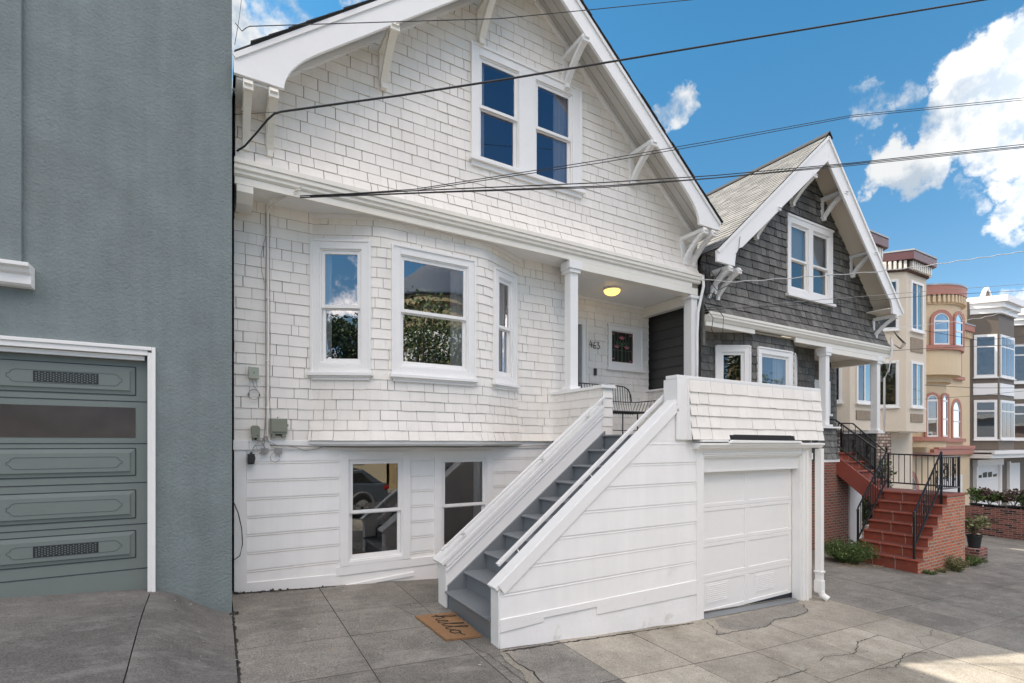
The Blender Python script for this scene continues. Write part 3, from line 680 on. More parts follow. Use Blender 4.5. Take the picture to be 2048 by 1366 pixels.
sm = MB(FR(6.5)); sm.box((dx0, .0, .48), (dx1-.002, .012, .74)); sm.build('bottom_rail', gdoor, gdo)
sm = MB(FR(6.5)); sm.box((dx0, .0, .48), (dx1-.002, .02, .505)); sm.build('rubber_seal', blackp, gdo)
for c0, c1 in ((-1.80,-.715),(-3.00,-1.92)):
    pn = MB(FR(6.5)); pn.face(((c0,.004,2.11),(c1,.004,2.11),(c1,.004,2.42),(c0,.004,2.42))); pn.build('pane', brasst, gdo)
    for zt_, zb_, kd in secs:
        if kd != 'g': continue
        cx = (c0+c1)/2; zc = (zt_+zb_)/2; hw, hh = .245, .052
        g_ = MB(FR(6.5)); g_.mi = 0
        g_.face(((cx-hw,.0245,zc-hh),(cx+hw,.0245,zc-hh),(cx+hw,.0245,zc+hh),(cx-hw,.0245,zc+hh)))
        g_.mi = 1; k = 0
        nx, nz_ = 22, 4
        for i in range(nx):
            for j in range(nz_):
                px_ = cx-hw+.012 + (2*hw-.024)*(i+.5)/nx; pz_ = zc-hh+.008+(2*hh-.016)*(j+.5+(.25 if i % 2 else -.25))/nz_
                pts = [(px_+.0078*math.cos(a*math.pi/3), .0255, pz_+.0078*math.sin(a*math.pi/3)) for a in range(6)]
                g_.face(pts)
        gg = g_.build('vent_grille', [grill, mat('grille_leaf', (.12,.145,.14), .5)], gdo, recalc=False)

# ================================================================== WHITE SHINGLE HOUSE
wh = empty('shingle_house', (4.2, 6.8, 0), 'white shingled house with a steep gable, bay window and porch, number 463', 'house')
D1, DG, D2, DF = 4.5, 6.80, 7.18, 5.84
XL, XR = .20, 8.14
# --- gable wall
PK, ZP, SL = 4.15, 9.47, .806
def flG(v): 
    k = max(0, (5.95-v)/.60); return .14*k*k
holes_s = [(3.29, 5.335, 6.20, 7.99)]; holes_b = [(3.40, 4.10, 6.32, 7.87), (4.41, 5.15, 6.32, 7.87)]
g = MB(FR(DG))
sp = gable(XL, XR, PK, ZP-.12, SL, SL, holes_s)
cladding(g, 5.35, 9.35, .15, sp, wr=(.11,.30), gap=.0065, t=.010, vbreaks=hv(holes_s)+[6.18], flare=flG, u0=XL-.1, u1=XR+.1, seed=11, skew=.002)
backing(g, 5.35, 9.35, gable(XL, XR, PK, ZP-.12, SL, SL, holes_b), vbreaks=hv(holes_b)+[5.45,5.55,5.65,5.75,5.85,5.95]+[6.18], flare=flG, mi=2, u0=XL-.1, u1=XR+.1)
g.build('gable_wall', [white, butt, wgap], wh, recalc=False)
# gable window pair
for (a, b_, cu) in ((3.30, 4.205, 'l'), (4.305, 5.24, 'R')): pass
m = MB(FR(DG)); 
m.box((3.28,-.01,6.32),(3.40,.035,7.99)); m.box((5.15,-.01,6.32),(5.33,.035,7.99)); m.box((3.40,-.01,7.87),(5.15,.034,7.985)); m.box((4.10,-.01,6.32),(4.41,.033,7.87)); m.box((3.26,0,7.985),(5.36,.055,8.02)); m.box((3.27,-.01,6.32),(3.295,.05,8.0)); m.box((5.315,-.01,6.32),(5.34,.05,8.0))
gw = m.build('window_casing', wtrim, wh, bevel=.004)
m = MB(FR(DG)); m.box((3.24,-.01,6.26),(5.38,.085,6.319)); m.box((3.28,-.01,6.19),(5.34,.04,6.259)); m.build('sill', wtrim, gw, bevel=.004)
window(wh, FR(DG), 3.40, 4.10, 6.32, 7.87, c=.001, bot=.0, rail=.52, curtain='l', g=glassu, sill=0, cap=False)
window(wh, FR(DG), 4.41, 5.15, 6.32, 7.87, c=.001, bot=.0, rail=.52, curtain='R', g=glassu, sill=0, cap=False)
# --- roof, barge boards, soffit
YR, YB = 6.23, 19.0
def roof_slab(parent, pk, zp, sl, sr, xl, xr, y0, y1, th, m, name='roof', off=0):
    b = MB()
    zl, zr = zp-(pk-xl)*sl, zp-(xr-pk)*sr
    top = [(xl, zl+off), (pk, zp+off), (xr, zr+off)]; bot = [(xr, zr+off-th), (pk, zp+off-th), (xl, zl+off-th)]
    b.prism([top[0], top[1], bot[1], bot[2]], y0, y1); b.prism([top[1], top[2], bot[0], bot[1]], y0, y1)
    return b.build(name, m, parent)
rf = roof_slab(wh, PK, ZP, SL, SL, .175, 8.24, YR-.02, YB, .022, roofd, off=.024)
b = MB()                                        # ragged shingle ends along the rakes
rg = random.Random(5)
for s in (-1, 1):
    t = 0
    while t < 4.05:
        L = rg.uniform(.16,.24); z = ZP-.806*t; x = PK+s*t; x2 = PK+s*(t+L); z2 = ZP-.806*(t+L); e = rg.uniform(.005,.03)
        if s < 0 and x2 < .18: break
        b.prism([(x, z+.030), (x2, z2+.042), (x2, z2+.026), (x, z+.026)], YR-.03-e*.7, YR+.3); t += L
b.build('shingle_edge', roofd, rf)
b = MB()
H = .36
def rake(s, xe):                               # outline of a barge board with the curved foot
    o = [(PK, ZP), (xe, ZP - abs(xe-PK)*SL)]
    zf = 6.06; xi = PK + s*(3.48) ; o += [(xe, zf), (xi, zf)]
    zc_ = ZP-3.48*SL-H; x2_, z2_ = PK+s*3.1, ZP-3.1*SL-H
    for k in range(1, 9):
        t = k/8; o.append((xi*(1-t)**2+xi*2*t*(1-t)+x2_*t*t, zf*(1-t)**2+zc_*2*t*(1-t)+z2_*t*t))
    o.append((PK, ZP-H)); return o
for s, xe in ((-1, .172), (1, 8.20)):
    poly = rake(s, xe)
    bb = MB(); bb.prism(poly, YR, YR+.045); bo = bb.build('barge_board', wtrim, wh, bevel=.003)
    mo = MB(); d = Vector((s, 0, -SL)).normalized(); A = Vector((PK, YR-.012, ZP-.035)); B = Vector((xe, YR-.012, ZP-abs(xe-PK)*SL-.035)); mo.beam(A, B, .02, .05, side=(0,1,0)); mo.build('barge_moulding', wtrim, bo)
# soffit boards and frieze moulding
sf = MB()
for s in (-1, 1):
    xe = XL if s < 0 else 8.16
    n = 1
    A = (PK, ZP-.06); B = (xe, ZP-.06-abs(xe-PK)*SL)
    sf.face(((A[0], YR+.046, A[1]), (B[0], YR+.046, B[1]), (B[0], DG+.02, B[1]), (A[0], DG+.02, A[1])))
    for yy in (6.42, 6.56, 6.70):
        sf.beam((A[0], yy, A[1]-.003), (B[0], yy, B[1]-.003), .004, .006, side=(0,1,0), mi=1)
sf.build('soffit', [mat('soffit_paint', (.64,.615,.57), .7, .06, 3, dirt=(.38,.36,.33), ds=7, dth=(.62,.82)), wgap], wh)
fz = MB()
for s in (-1, 1):
    xe = XL if s < 0 else XR
    for o_, h_, th in ((.0, .10, .03), (.05, .045, .05)):
        A = Vector((PK, DG-th/2, ZP-.06-.055-o_*.5)); B = Vector((xe, DG-th/2, A.z-abs(xe-PK)*SL)); fz.beam(A, B, th, h_, side=(0,1,0))
fz.build('rake_frieze', wtrim, wh)
b = MB(); b.box((XR-.10, YR+.05, 6.0), (XR+.02, DG, 6.12)); b.build('eave_soffit', wtrim, wh); b = MB(); b.box((XL+.0, YR+.05, 6.03), (.55, DG+.01, 6.05)); b.build('eave_soffit', wtrim, wh)
for x in (1.95, 3.42, 5.0, 6.48):
    zt_ = ZP-abs(x-PK)*SL-H+.03; knee(wh, x, zt_, zt_-.52, DG, YR, .12, m=cream if x < 4.15 else wtrim)
for x in (.31, .565, 7.80, 8.03): knee(wh, x, 6.04, 5.52, DG-.02, YR, .10, m=cream if x < 4 else wtrim)
# --- cornice between the floors
b = MB()
b.prism([(6.60,5.27),(6.60,5.22),(6.625,5.20),(6.625,5.17),(6.65,5.15),(6.74,5.15),(6.74,5.34),(6.645,5.34)], XL-.015, XR+.01, axis=0)
b.box((XL-.015, 6.585, 5.275), (XR+.015, 6.74, 5.335)); b.box((XL-.01, 6.655, 5.06), (XR-.2, 6.70, 5.149))
b.build('cornice', cream, wh, bevel=.004)
b = MB(); b.face(((XL,6.68,5.12),(XR,6.68,5.12),(XR,7.6,5.12),(XL,7.6,5.12))); b.build('overhang_soffit', wtrim, wh)
b = MB(); b.prism([(6.66,5.11),(7.17,5.11),(7.17,4.93),(6.80,4.90),(6.66,4.98)], .21, .385, axis=0); b.build('corner_block', cream, wh, bevel=.006)
# --- main floor wall
h = []
main = MB(FR(D2))
lw = MB(FR(D2))
cladding(main, 2.09, 5.12, .14, rects(XL, 1.12), wr=(.12,.34), gap=.0065, vj=.004, u0=XL-.2, u1=1.3, seed=21)
backing(main, 2.09, 5.12, rects(XL, 1.15), mi=2, u0=XL, u1=1.3)
main.build('front_wall', [white, butt, wgap], wh, recalc=False); main = MB(FR(D2))
cladding(main, 2.87, 5.12, .14, rects(4.32, 5.32), wr=(.12,.34), gap=.0065, u0=4.2, u1=5.5, seed=22)
backing(main, 2.80, 5.14, rects(4.30, 5.32), mi=2, u0=4.2, u1=5.5)
main.build('front_wall', [white, butt, wgap], wh, recalc=False)
# low wall sweeping round to the stair head
pth = rounded([(4.30, D2), (5.0, D2), (5.0, 5.845)], .22, 6); f, L = FP(pth)
b = MB(f); cladding(b, 2.09, 2.88, .135, rects(0, L[-1]), wr=(.14,.34), gap=.0065, u0=-.1, u1=L[-1]+.1, ubreaks=L, seed=23, flare=lambda v: .05*max(0,(2.3-v)/.2)**1.5)
backing(b, 2.09, 2.88, rects(0, L[-1]), mi=2, ubreaks=L, u0=-.1, u1=L[-1]+.1)
lwall = b.build('balustrade_wall', [white, butt, wgap], wh, recalc=False)
b = MB(f)
for i in range(len(L)-1):
    if L[i] < .62: continue
    b.box((L[i], -.2, 2.88), (L[i+1], .03, 2.925))
b.build('capping', wtrim, lwall)
b = MB(FR(5.84)); cladding(b, 2.17, 2.88, .14, rects(4.99, 5.19), wr=(.4,.5), gap=.0, u0=4.9, u1=5.4, seed=24); b.face(((4.99,-.004,2.1),(5.19,-.004,2.1),(5.19,-.004,2.9),(4.99,-.004,2.9)), 0); b.face(((5.19,0,2.1),(5.19,-1,2.1),(5.19,-1,2.9),(5.19,0,2.9)), 0)
b.build('newel', [white, butt], lwall, recalc=False)
b = MB(); b.box((4.95, 5.80, 2.881), (5.22, 5.98, 2.93)); b.build('newel_cap', wtrim, lwall, bevel=.004)
# --- bay window
bp = rounded([(1.09, 7.20), (1.90, 6.79), (3.50, 6.79), (4.37, 7.20)], .14, 6); f, L = FP(bp)
LA = math.hypot(.81, .41); LC = math.hypot(.87, .41)
fa = FA((1.09,7.20),(1.90,6.79)); fc = FA((3.50,6.79),(4.37,7.20)); fb = FR(6.79)
WA = (.02, .80); WB = (2.075, 3.335); WC = (.215, .83)
tot = L[-1]
# hole positions along the rounded path
hA = (WA[0], WA[1]); kB = L[1+6+1-1+0]
def along(pt):
    best = min(range(len(bp)), key=lambda i: 0); bestd = 9; bu = 0
    for i in range(len(bp)-1):
        a, c = Vector(bp[i]), Vector(bp[i+1]); t = max(0, min(1, (Vector(pt)-a).dot(c-a)/(c-a).length_squared)); d = (a+(c-a)*t-Vector(pt)).length
        if d < bestd: bestd = d; bu = L[i] + t*(c-a).length
    return bu
def hp(F, u): p = F(u, 0, 0); return along((p[0], p[1]))
VB0, VB1 = 3.0, 4.77
hol = [(hp(fa, WA[0]), hp(fa, WA[1]), VB0, VB1), (hp(fb, WB[0]), hp(fb, WB[1]), VB0, VB1), (hp(fc, WC[0]), hp(fc, WC[1]), VB0, VB1)]
holb = [(a+.13, c-.13, VB0+.12, VB1-.12) for a, c, _, _ in hol]
flB = lambda v: .07*max(0, (2.55-v)/.46)**1.8
b = MB(f)
cladding(b, 2.09, 5.12, .14, rects(0, tot, hol), wr=(.12,.30), gap=.0065, vbreaks=hv(hol), ubreaks=L, flare=flB, u0=-.1, u1=tot+.1, seed=31, skew=.002)
backing(b, 2.09, 5.12, rects(0, tot, holb), vbreaks=hv(holb)+[2.15,2.25,2.35,2.45,2.55], ubreaks=L, flare=flB, mi=2, u0=-.1, u1=tot+.1)
bay = b.build('bay_wall', [white, butt, wgap], wh, recalc=False)
b = MB(f)
for i in range(len(L)-1): b.box((L[i], -.3, 2.045), (L[i+1], .055, 2.088)); b.box((L[i], -.3, 2.02), (L[i+1], .02, 2.045))
b.build('bay_moulding', wtrim, wh); b = MB(f)
for i in range(len(L)-1): b.box((L[i], 0, 5.055), (L[i+1], .03, 5.119))
b.build('bay_crown', wtrim, wh)
window(wh, fa, WA[0], WA[1], VB0, VB1, curtain='l', rail=.5)
window(wh, fb, WB[0], WB[1], VB0, VB1, curtain='r', rail=.5)
window(wh, fc, WC[0], WC[1], VB0, VB1, curtain='r', rail=.5)
# --- ground floor wall
WL = [(1.47, 2.47, .36, 1.94), (2.85, 3.85, .36, 1.94)]; WLb = [(a+.13, c-.13, d+.1, e-.12) for a, c, d, e in WL]
def lap(mb, z0, z1, exp, spans, vb=(), ub=(), u0=0, u1=10, t=.009, groove=True, ml=1):
    cladding(mb, z0, z1, exp, spans, wr=(1e3, 1e3), gap=0, t=t, vbreaks=vb, ubreaks=ub, u0=u0, u1=u1, vj=0, oj=.001, mib=0)
b = MB(FR(D2))
lap(b, .225, 2.05, .234, rects(.34, 5.0, WL), vb=hv(WL), u0=.3, u1=5.2)
for z in [.225+.2281*k for k in range(1, 8)]:            # bead under each lap
    for sA, sB in ((.34, 1.46), (2.48, 2.84), (3.86, 5.0)): b.box((sA, .0, z-.033), (sB, .0085, z-.027), mi=1)
backing(b, -.1, 2.05, rects(.2, 5.0, WLb), vbreaks=hv(WLb), mi=0, u0=.1, u1=5.1)
lapw = mat('siding_paint', (.90,.885,.86), .42, .03, 2.5, .25, 14, bdist=.004, dirt=(.72,.68,.62), ds=1.6, dth=(.6,.95)); streaks(lapw, .03)
gfw = b.build('ground_floor_wall', [lapw, butt], wh, recalc=False)
b = MB(FR(D2)); b.box((XL, -.01, -.2), (.335, .03, 2.0)); b.box((XL-.01, .0, 1.97), (.36, .045, 2.092)); b.box((.365, -.01, 1.97), (5.0, .02, 2.092))
b.prism([(.335,-.2),(1.46,-.2),(1.46,.265),(.335,.30)], 0, .022); b.box((1.42, 0, .24), (2.9, .026, .359)); b.prism([(1.46,.06),(2.52,.10),(2.52,.16),(1.46,.10)], 0, .035); b.prism([(1.46,-.2),(2.9,-.2),(2.9,.2395),(1.46,.2395)], 0, .012)
b.build('base_trim', wtrim, wh, bevel=.003)
for a, c, d, e in WL: window(wh, FR(D2), a, c, d, e, c=.115, bot=.055, rail=.48, g=glassl, sill=0, cap=False, curtain='r' if a > 2 else '', room=1.2)
# --- side walls of the house
b = MB(); b.face(((XL,D2,-.3),(XL,18.5,-.3),(XL,18.5,6.2),(XL,D2,6.2))); b.face(((XR,8.0,-1),(XR,18.5,-1),(XR,18.5,6.2),(XR,8.0,6.2))); b.face(((XL,18.5,-1),(XR,18.5,-1),(XR,18.5,9),(XL,18.5,9))); b.face(((XR,6.7,4.95),(XR,8,4.95),(XR,8,6.2),(XR,6.7,6.2))); b.face(((XL,6.7,5.12),(XL,7.3,5.12),(XL,7.3,6.2),(XL,6.7,6.2)))
b.build('side_wall', white, wh, recalc=False)
# --- porch
PZ = 2.18
b = MB(); b.box((5.20, 6.12, PZ-.14), (8.20, 8.3, PZ)); b.box((5.05, 4.66, PZ-.14), (8.20, 6.12, PZ)); b.build('porch_floor', greyst, wh)
b = MB(); b.box((5.10, 6.655, 4.93), (8.10, 6.84, 5.06)); b.box((7.98, 6.84, 4.80), (8.13, 8.0, 4.98)); b.box((7.95,6.84,4.77),(8.1,8.0,4.80)); b.build('porch_beam', cream, wh, bevel=.004)
b = MB(); b.box((5.2, 6.84, 4.985), (8.13, 8.1, 5.03)); b.box((5.3, 7.955, 4.93), (7.98, 7.995, 4.984)); b.build('porch_ceiling', wtrim, wh)
ph = [(5.35, 6.42, PZ, 4.52), (6.97, 7.94, 3.58, 4.50)]; phb = [(5.45, 6.30, PZ, 4.42), (7.07, 7.70, 3.74, 4.40)]
b = MB(FR(8.0)); cladding(b, PZ, 4.98, .14, rects(5.3, 8.14, ph), wr=(.12,.30), gap=.0065, vbreaks=hv(ph), u0=5.2, u1=8.2, seed=41)
backing(b, PZ, 4.98, rects(5.3, 8.14, phb), vbreaks=hv(phb), mi=2, u0=5.2, u1=8.2); b.build('porch_back_wall', [white, butt, wgap], wh, recalc=False)
b = MB(); b.face(((5.3,D2,PZ),(5.3,8.0,PZ),(5.3,8.0,5),(5.3,D2,5))); b.build('porch_side_wall', white, wh, recalc=False)
b = MB(lambda u,o,v: (8.14-o, 8.0-u, v)); cladding(b, PZ, 3.17, .14, rects(0, 1.9), wr=(.14,.3), gap=.0065, u0=-.1, u1=2, seed=42); backing(b, PZ, 3.17, rects(0, 1.9), mi=2, u0=-.1, u1=2)
sw = b.build('porch_low_wall', [white, butt, wgap], wh, recalc=False)
b = MB(); b.box((8.06, 6.1, 3.171), (8.22, 7.99, 3.205)); b.build('capping', wtrim, sw)
b = MB(FR(8.0)); b.box((5.35,-.01,PZ),(5.45,.03,4.52)); b.box((6.30,-.01,PZ),(6.42,.03,4.52)); b.box((5.45,-.01,4.42),(6.30,.03,4.52)); b.box((6.39,0,PZ),(6.425,.05,4.53)); b.box((6.245,-.08,PZ),(6.30,.0,4.42), mi=1)
df = b.build('door_frame', [wtrim, mat('grey_jamb', (.30,.30,.29), .5)], wh, bevel=.003)
b = MB(FR(8.0)); b.box((5.45,-.05,PZ+.01),(6.24,-.015,4.40)); dd = b.build('front_door', ddoor, wh)
b = MB(FR(8.0)); b.box((6.16,-.015,3.03),(6.20,.005,3.28)); b.tube([(6.18,.0,3.16),(6.18,.05,3.16),(6.27,.05,3.155)], .011, 8); b.build('door_handle', black, dd)
# stained glass window
so = MB(FR(8.0)); so.box((6.98,-.01,3.62),(7.07,.035,4.49)); so.box((7.70,-.01,3.62),(7.93,.035,4.49)); so.box((7.07,-.01,4.40),(7.70,.034,4.49)); so.box((7.07,-.01,3.62),(7.70,.034,3.74)); so.box((6.96,0,4.49),(7.95,.05,4.52)); so.box((7.90,0,3.62),(7.945,.05,4.49)); so.box((6.93,0,3.57),(7.98,.07,3.619))
for a in ((7.05,-.01,3.72,7.085,.01,4.42),(7.685,-.01,3.72,7.72,.01,4.42),(7.085,-.01,4.385,7.685,.01,4.42),(7.085,-.01,3.72,7.685,.01,3.755)): so.box(a[:3], a[3:])
sow = so.build('stained_glass_window', wtrim, wh, bevel=.003)
a0, a1, c0_, c1_ = 7.085, 7.685, 3.755, 4.385
sg = MB(FR(8.0)); sg.face(((a0,-.02,c0_),(a1,-.02,c0_),(a1,-.02,c1_),(a0,-.02,c1_)), 0)
W_, H_ = a1-a0, c1_-c0_
for q in ((0,0,1,.035),(0,.965,1,1),(0,.035,.045,.965),(.955,.035,1,.965)): sg.face(((a0+W_*q[0],-.018,c0_+H_*q[1]),(a0+W_*q[2],-.018,c0_+H_*q[1]),(a0+W_*q[2],-.018,c0_+H_*q[3]),(a0+W_*q[0],-.018,c0_+H_*q[3])), 1)
def ln(x0,z0,x1,z1,w=.004,mi=2): sg.beam((a0+W_*x0,-.014,c0_+H_*z0),(a0+W_*x1,-.014,c0_+H_*z1),w,w,side=(0,1,0),mi=mi)
for x in (.17,.32,.68,.83): ln(x,.03,x,.97)
for z in (.40,): ln(.04,z,.96,z)
ln(.5,.04,.5,.6,.014,4)
def flower(cx, cz, s, mi=3):
    for an in (-55,-25,0,25,55):
        r = R(an+90); p = (a0+W_*cx, c0_+H_*cz); L_ = s*(1.15 if an in (-55,55) else 1)
        tip = (p[0]+math.cos(r)*L_, p[1]+math.sin(r)*L_); md = (p[0]+math.cos(r)*L_*.5, p[1]+math.sin(r)*L_*.5); nx_, nz2 = -math.sin(r)*s*.17, math.cos(r)*s*.17
        sg.face(((p[0],-.0135,p[1]),(md[0]+nx_,-.0135,md[1]+nz2),(tip[0],-.0135,tip[1]),(md[0]-nx_,-.0135,md[1]-nz2)), mi)
flower(.5,.76,.095); flower(.27,.46,.085); flower(.73,.46,.085)
for cx, cz in ((.1,.92),(.9,.92),(.1,.10),(.9,.06)): flower(cx, cz-.02, .04)
def curve(pts, w=.010, mi=4):
    for p, q in zip(pts, pts[1:]): ln(p[0],p[1],q[0],q[1],w,mi)
curve([(.5,.60),(.40,.62),(.33,.68),(.30,.76)]); curve([(.5,.60),(.60,.62),(.67,.68),(.70,.76)]); curve([(.5,.56),(.40,.55),(.27,.60),(.24,.70)]); curve([(.5,.56),(.60,.55),(.73,.60),(.76,.70)]); curve([(.5,.6),(.44,.68),(.42,.75)]); curve([(.5,.6),(.56,.68),(.58,.75)])
sg.build('leaded_glass', [blackgl, bordg, lead, pinkgl, greengl], sow, recalc=False)
# posts
def post(x0, x1, y0, y1, z0, z1, basez=None):
    b = MB(); b.box((x0,y0,z0),(x1,y1,z1)); b.box((x0-.05,y0-.05,z1-.13),(x1+.05,y1+.05,z1)); b.box((x0-.03,y0-.03,z1-.19),(x1+.03,y1+.03,z1-.13))
    if basez: b.box((x0-.06,y0-.06,z0),(x1+.06,y1+.06,z0+.04)); b.box((x0-.03,y0-.03,z0+.04),(x1+.03,y1+.03,z0+.07))
    return b.build('porch_post', wtrim, wh, bevel=.005)
post(5.04, 5.20, 6.69, 6.85, 2.926, 5.06, True)
b = MB(); b.box((7.96,6.69,2.9),(8.13,6.88,4.925)); b.box((7.90,6.66,4.87),(8.16,6.9,4.93)); b.build('porch_post', wtrim, wh, bevel=.005)
b = MB(); b.prism([(4.55,2.93),(5.24,2.93),(5.24,2.965),(4.57,2.965)], 6.55, 6.95) if False else b.box((4.97,6.60,2.926),(5.26,6.92,2.95)); b.build('post_base', wtrim, wh)
# --- deck over the garage with flared shingle apron
b = MB(FR(D1)); flD = lambda v: .045 + .045*max(0,(2.75-v)/.62)**1.3
hk = [(5.99, 7.50, 2.10, 2.165)]
cladding(b, 2.10, 2.875, .155, rects(5.25, 8.30, hk), wr=(.16,.42), gap=.006, t=.016, vbreaks=[2.165], flare=flD, u0=5.1, u1=8.4, seed=51, vj=.004)
backing(b, 2.10, 2.875, rects(5.25, 8.30, hk), vbreaks=[2.15,2.165,2.25,2.35,2.45,2.55,2.65], flare=flD, mi=2, u0=5.1, u1=8.5)
b.face(((5.25,-.15,2.10),(5.25,flD(2.1),2.10),(5.25,flD(2.5),2.5),(5.25,.06,2.875),(5.25,-.15,2.875)), 0)
dk = b.build('deck_wall', [white, butt, wgap], wh, recalc=False)
b = MB(lambda u,o,v: (8.30+o, 4.5+u, v)); cladding(b, 2.10, 2.875, .155, rects(0, 2.2), wr=(.16,.4), gap=.006, flare=lambda v: flD(v)-.06, u0=-.1, u1=2.4, seed=52); backing(b, 2.1, 2.875, rects(0, 2.2), flare=lambda v: flD(v)-.06, mi=2, vbreaks=[2.2,2.4,2.6], u0=-.1, u1=2.4); b.build('deck_side', [white, butt, wgap], dk, recalc=False)
b = MB(); b.box((5.05, 4.47, 2.876), (8.33, 4.66, 2.925)); b.box((8.15, 4.66, 2.876), (8.33, 6.75, 2.925)); b.build('capping', wtrim, dk, bevel=.004)
b = MB(); b.box((5.055, 4.47, 2.10), (5.262, 4.70, 2.876)); b.build('newel', wtrim, dk, bevel=.003); b = MB(); b.box((5.27,4.64,2.10),(8.2,4.70,2.876)); b.build('deck_inner_wall', wtrim, dk)
b = MB(); b.prism([(4.49,2.10),(4.405,2.10),(4.42,2.3),(4.445,2.6),(4.455,2.875),(4.49,2.875)], 5.235, 5.252, axis=0); b.build('deck_end', wtrim, dk)
b = MB(); b.prism([(6.0,2.10),(7.50,2.10),(7.46,2.160),(7.40,2.168),(6.08,2.172),(6.0,2.14)], 4.40, 4.6); b.build('rot_hole', dark, dk)
b = MB(); b.prism([(5.93,2.058),(7.60,2.058),(7.56,2.088),(5.98,2.098)], 4.33, 4.385); b.box((5.4,4.36,2.07),(5.92,4.5,2.098)); b.build('loose_board', wtrim, dk, bevel=.003)
# --- garage front
b = MB(FR(D1))
b.box((5.43,-.02,-.42),(5.56,.03,2.0)); b.box((7.86,-.02,-.5),(7.99,.025,2.0)); b.box((7.835,-.14,-.5),(7.86,.0,1.88)); b.box((5.54,-.02,1.88),(7.86,.015,2.0)); b.box((5.53,0,1.905),(7.90,.03,1.925)); b.box((7.925,.025,-.5),(7.985,.045,1.95)); b.box((5.56,-.07,1.66),(7.85,-.05,1.879)); b.box((5.56,-.05,1.86),(7.85,.0,1.8795)); b.box((5.56,-.05,1.66),(7.85,-.042,1.69))
gf = b.build('garage_frame', wtrim, wh, bevel=.004)
b = MB(); b.prism([(4.50,1.98),(4.40,1.985),(4.385,2.01),(4.36,2.03),(4.36,2.055),(4.50,2.065)], 5.36, 8.26, axis=0); b.build('garage_cornice', wtrim, wh, bevel=.003)
b = MB(FR(D1)); b.box((7.99,-.05,-.5),(8.13,-.01,2.0)); b.box((8.13,-2.3,-.5),(8.16,-.01,2.1)); b.box((8.01,-.01,-.5),(8.05,.0,1.9)); b.build('garage_side_wall', white, wh)
gdm = MB(FR(4.63)); gdm.box((5.50,-.05,-.30),(7.86,-.021,1.70))
sh = .489
for r in range(4):
    za0 = -.300 + r*sh; za1 = za0 + sh
    gdm.box((5.56,-.03,za0+.002),(7.835,-.012,za0+.055)); gdm.box((5.56,-.03,za1-.055),(7.835,-.012,za1-.002))
    for xa_, xb_ in ((5.5,5.64),(6.66,6.76),(7.76,7.835)): gdm.box((xa_,-.03,za0+.055),(xb_,-.0121,za1-.055))
gdo2 = gdm.build('garage_door', mat('garage_door_paint', (.88,.865,.84), .45, .02, 5, .1, 30), wh, bevel=.004)
for xa_ in (5.80, 6.90):
    v_ = MB(FR(4.63)); v_.box((xa_,-.0225,-.18),(xa_+.50,-.017,.11))
    for k in range(9): v_.box((xa_+.03,-.017,-.155+k*.028),(xa_+.47,-.012,-.139+k*.028))
    v_.build('vent_louvre', wtrim, gdo2)
b = MB(FR(4.63)); b.box((5.56,-.06,-.50),(7.835,-.028,-.296)); b.build('rubber_seal', mat('seal_rubber', (.03,.035,.045), .6), gdo2)
b = MB(); b.box((8.17,4.37,-.30),(8.25,4.47,1.97)); b.box((8.155,4.355,.02),(8.265,4.48,.05)); b.box((8.155,4.36,-.28),(8.26,4.475,-.10)); b.tube([(8.21,4.42,-.22),(8.22,4.38,-.33),(8.24,4.30,-.38)], .05, 12); b.box((8.10,4.42,.03),(8.17,4.44,.06)); b.box((8.05,4.44,1.80),(8.07,4.47,1.90))
b.build('downspout', wtrim, wh, bevel=.004)
# --- staircase
st = MB(); 
XS0, RUN, RIS = 2.46, .284, .218
for k in range(10):
    xa_ = XS0 + RUN*k; z = RIS*(k+1)
    if k == 0: xa_ = 2.50
    stp = MB(); stp.box((xa_, 4.65, z-RIS-.25 if k else -.2), (xa_+RUN+.02, 5.84, z-.03)); 
    stp.box((xa_-.03, 4.651, z-.032), (xa_+RUN+.02, 5.839, z))
    stp.tube([(xa_-.03,4.652,z-.016),(xa_-.03,5.838,z-.016)], .016, 8)
    so_ = stp.build('step', greyst, wh)
b = MB(); b.prism([(2.49,-.15),(2.49,.285),(5.03,2.24),(5.03,2.10),(4.9,1.8),(2.6,-.15)], 5.812, 5.8385); b.build('stair_skirting', greyst, wh, bevel=.003)
for y0_, y1_ in ((4.651,4.668),):
    b = MB()
    for k in range(9):
        x0_ = XS0+RUN*k; z = RIS*(k+1); b.prism([(x0_-.015,z-.01),(x0_+RUN-.03,z-.01),(x0_+RUN-.03,z+RIS-.03),(x0_+RUN-.05,z+RIS-.035),(x0_+RUN-.055,z+.035),(x0_-.015,z+.03)], y0_, y1_)
    b.build('step_trim', greyst, wh)
# near wall of the stair
NS = .768
def topn(x): return .60 + NS*(x-2.45)
b = MB(FR(D1))
def spn(va, vb):
    def lim(v): return max(2.49, 2.45 + (v+.10-.60)/NS)
    return [(lim(va), 5.44, lim(vb), 5.44)]
lap(b, .26, 2.07, .2513, spn, u0=2.3, u1=5.6, t=.010)
for k in range(1, 8):
    z = .26+.2586*k; xl_ = max(2.50, 2.45+(z+.13-.60)/NS)
    if xl_ < 5.35: b.box((xl_, .0, z-.031), (5.43, .009, z-.026), mi=0)
b.build('stair_wall', [lapw, butt], wh, recalc=False)
b = MB(); b.prism([(2.49,-.3),(5.60,-.6),(5.60,2.10),(5.06,2.10),(5.06,2.60),(2.49,.61)], 4.505, 4.65); b.prism([(5.05,2.1),(5.26,2.1),(5.26,2.6),(5.05,2.6)], 4.505, 4.65); b.build('stair_wall_core', lapw, wh)
b = MB(FR(D1))                                   # stepped skirt boards and painted footing
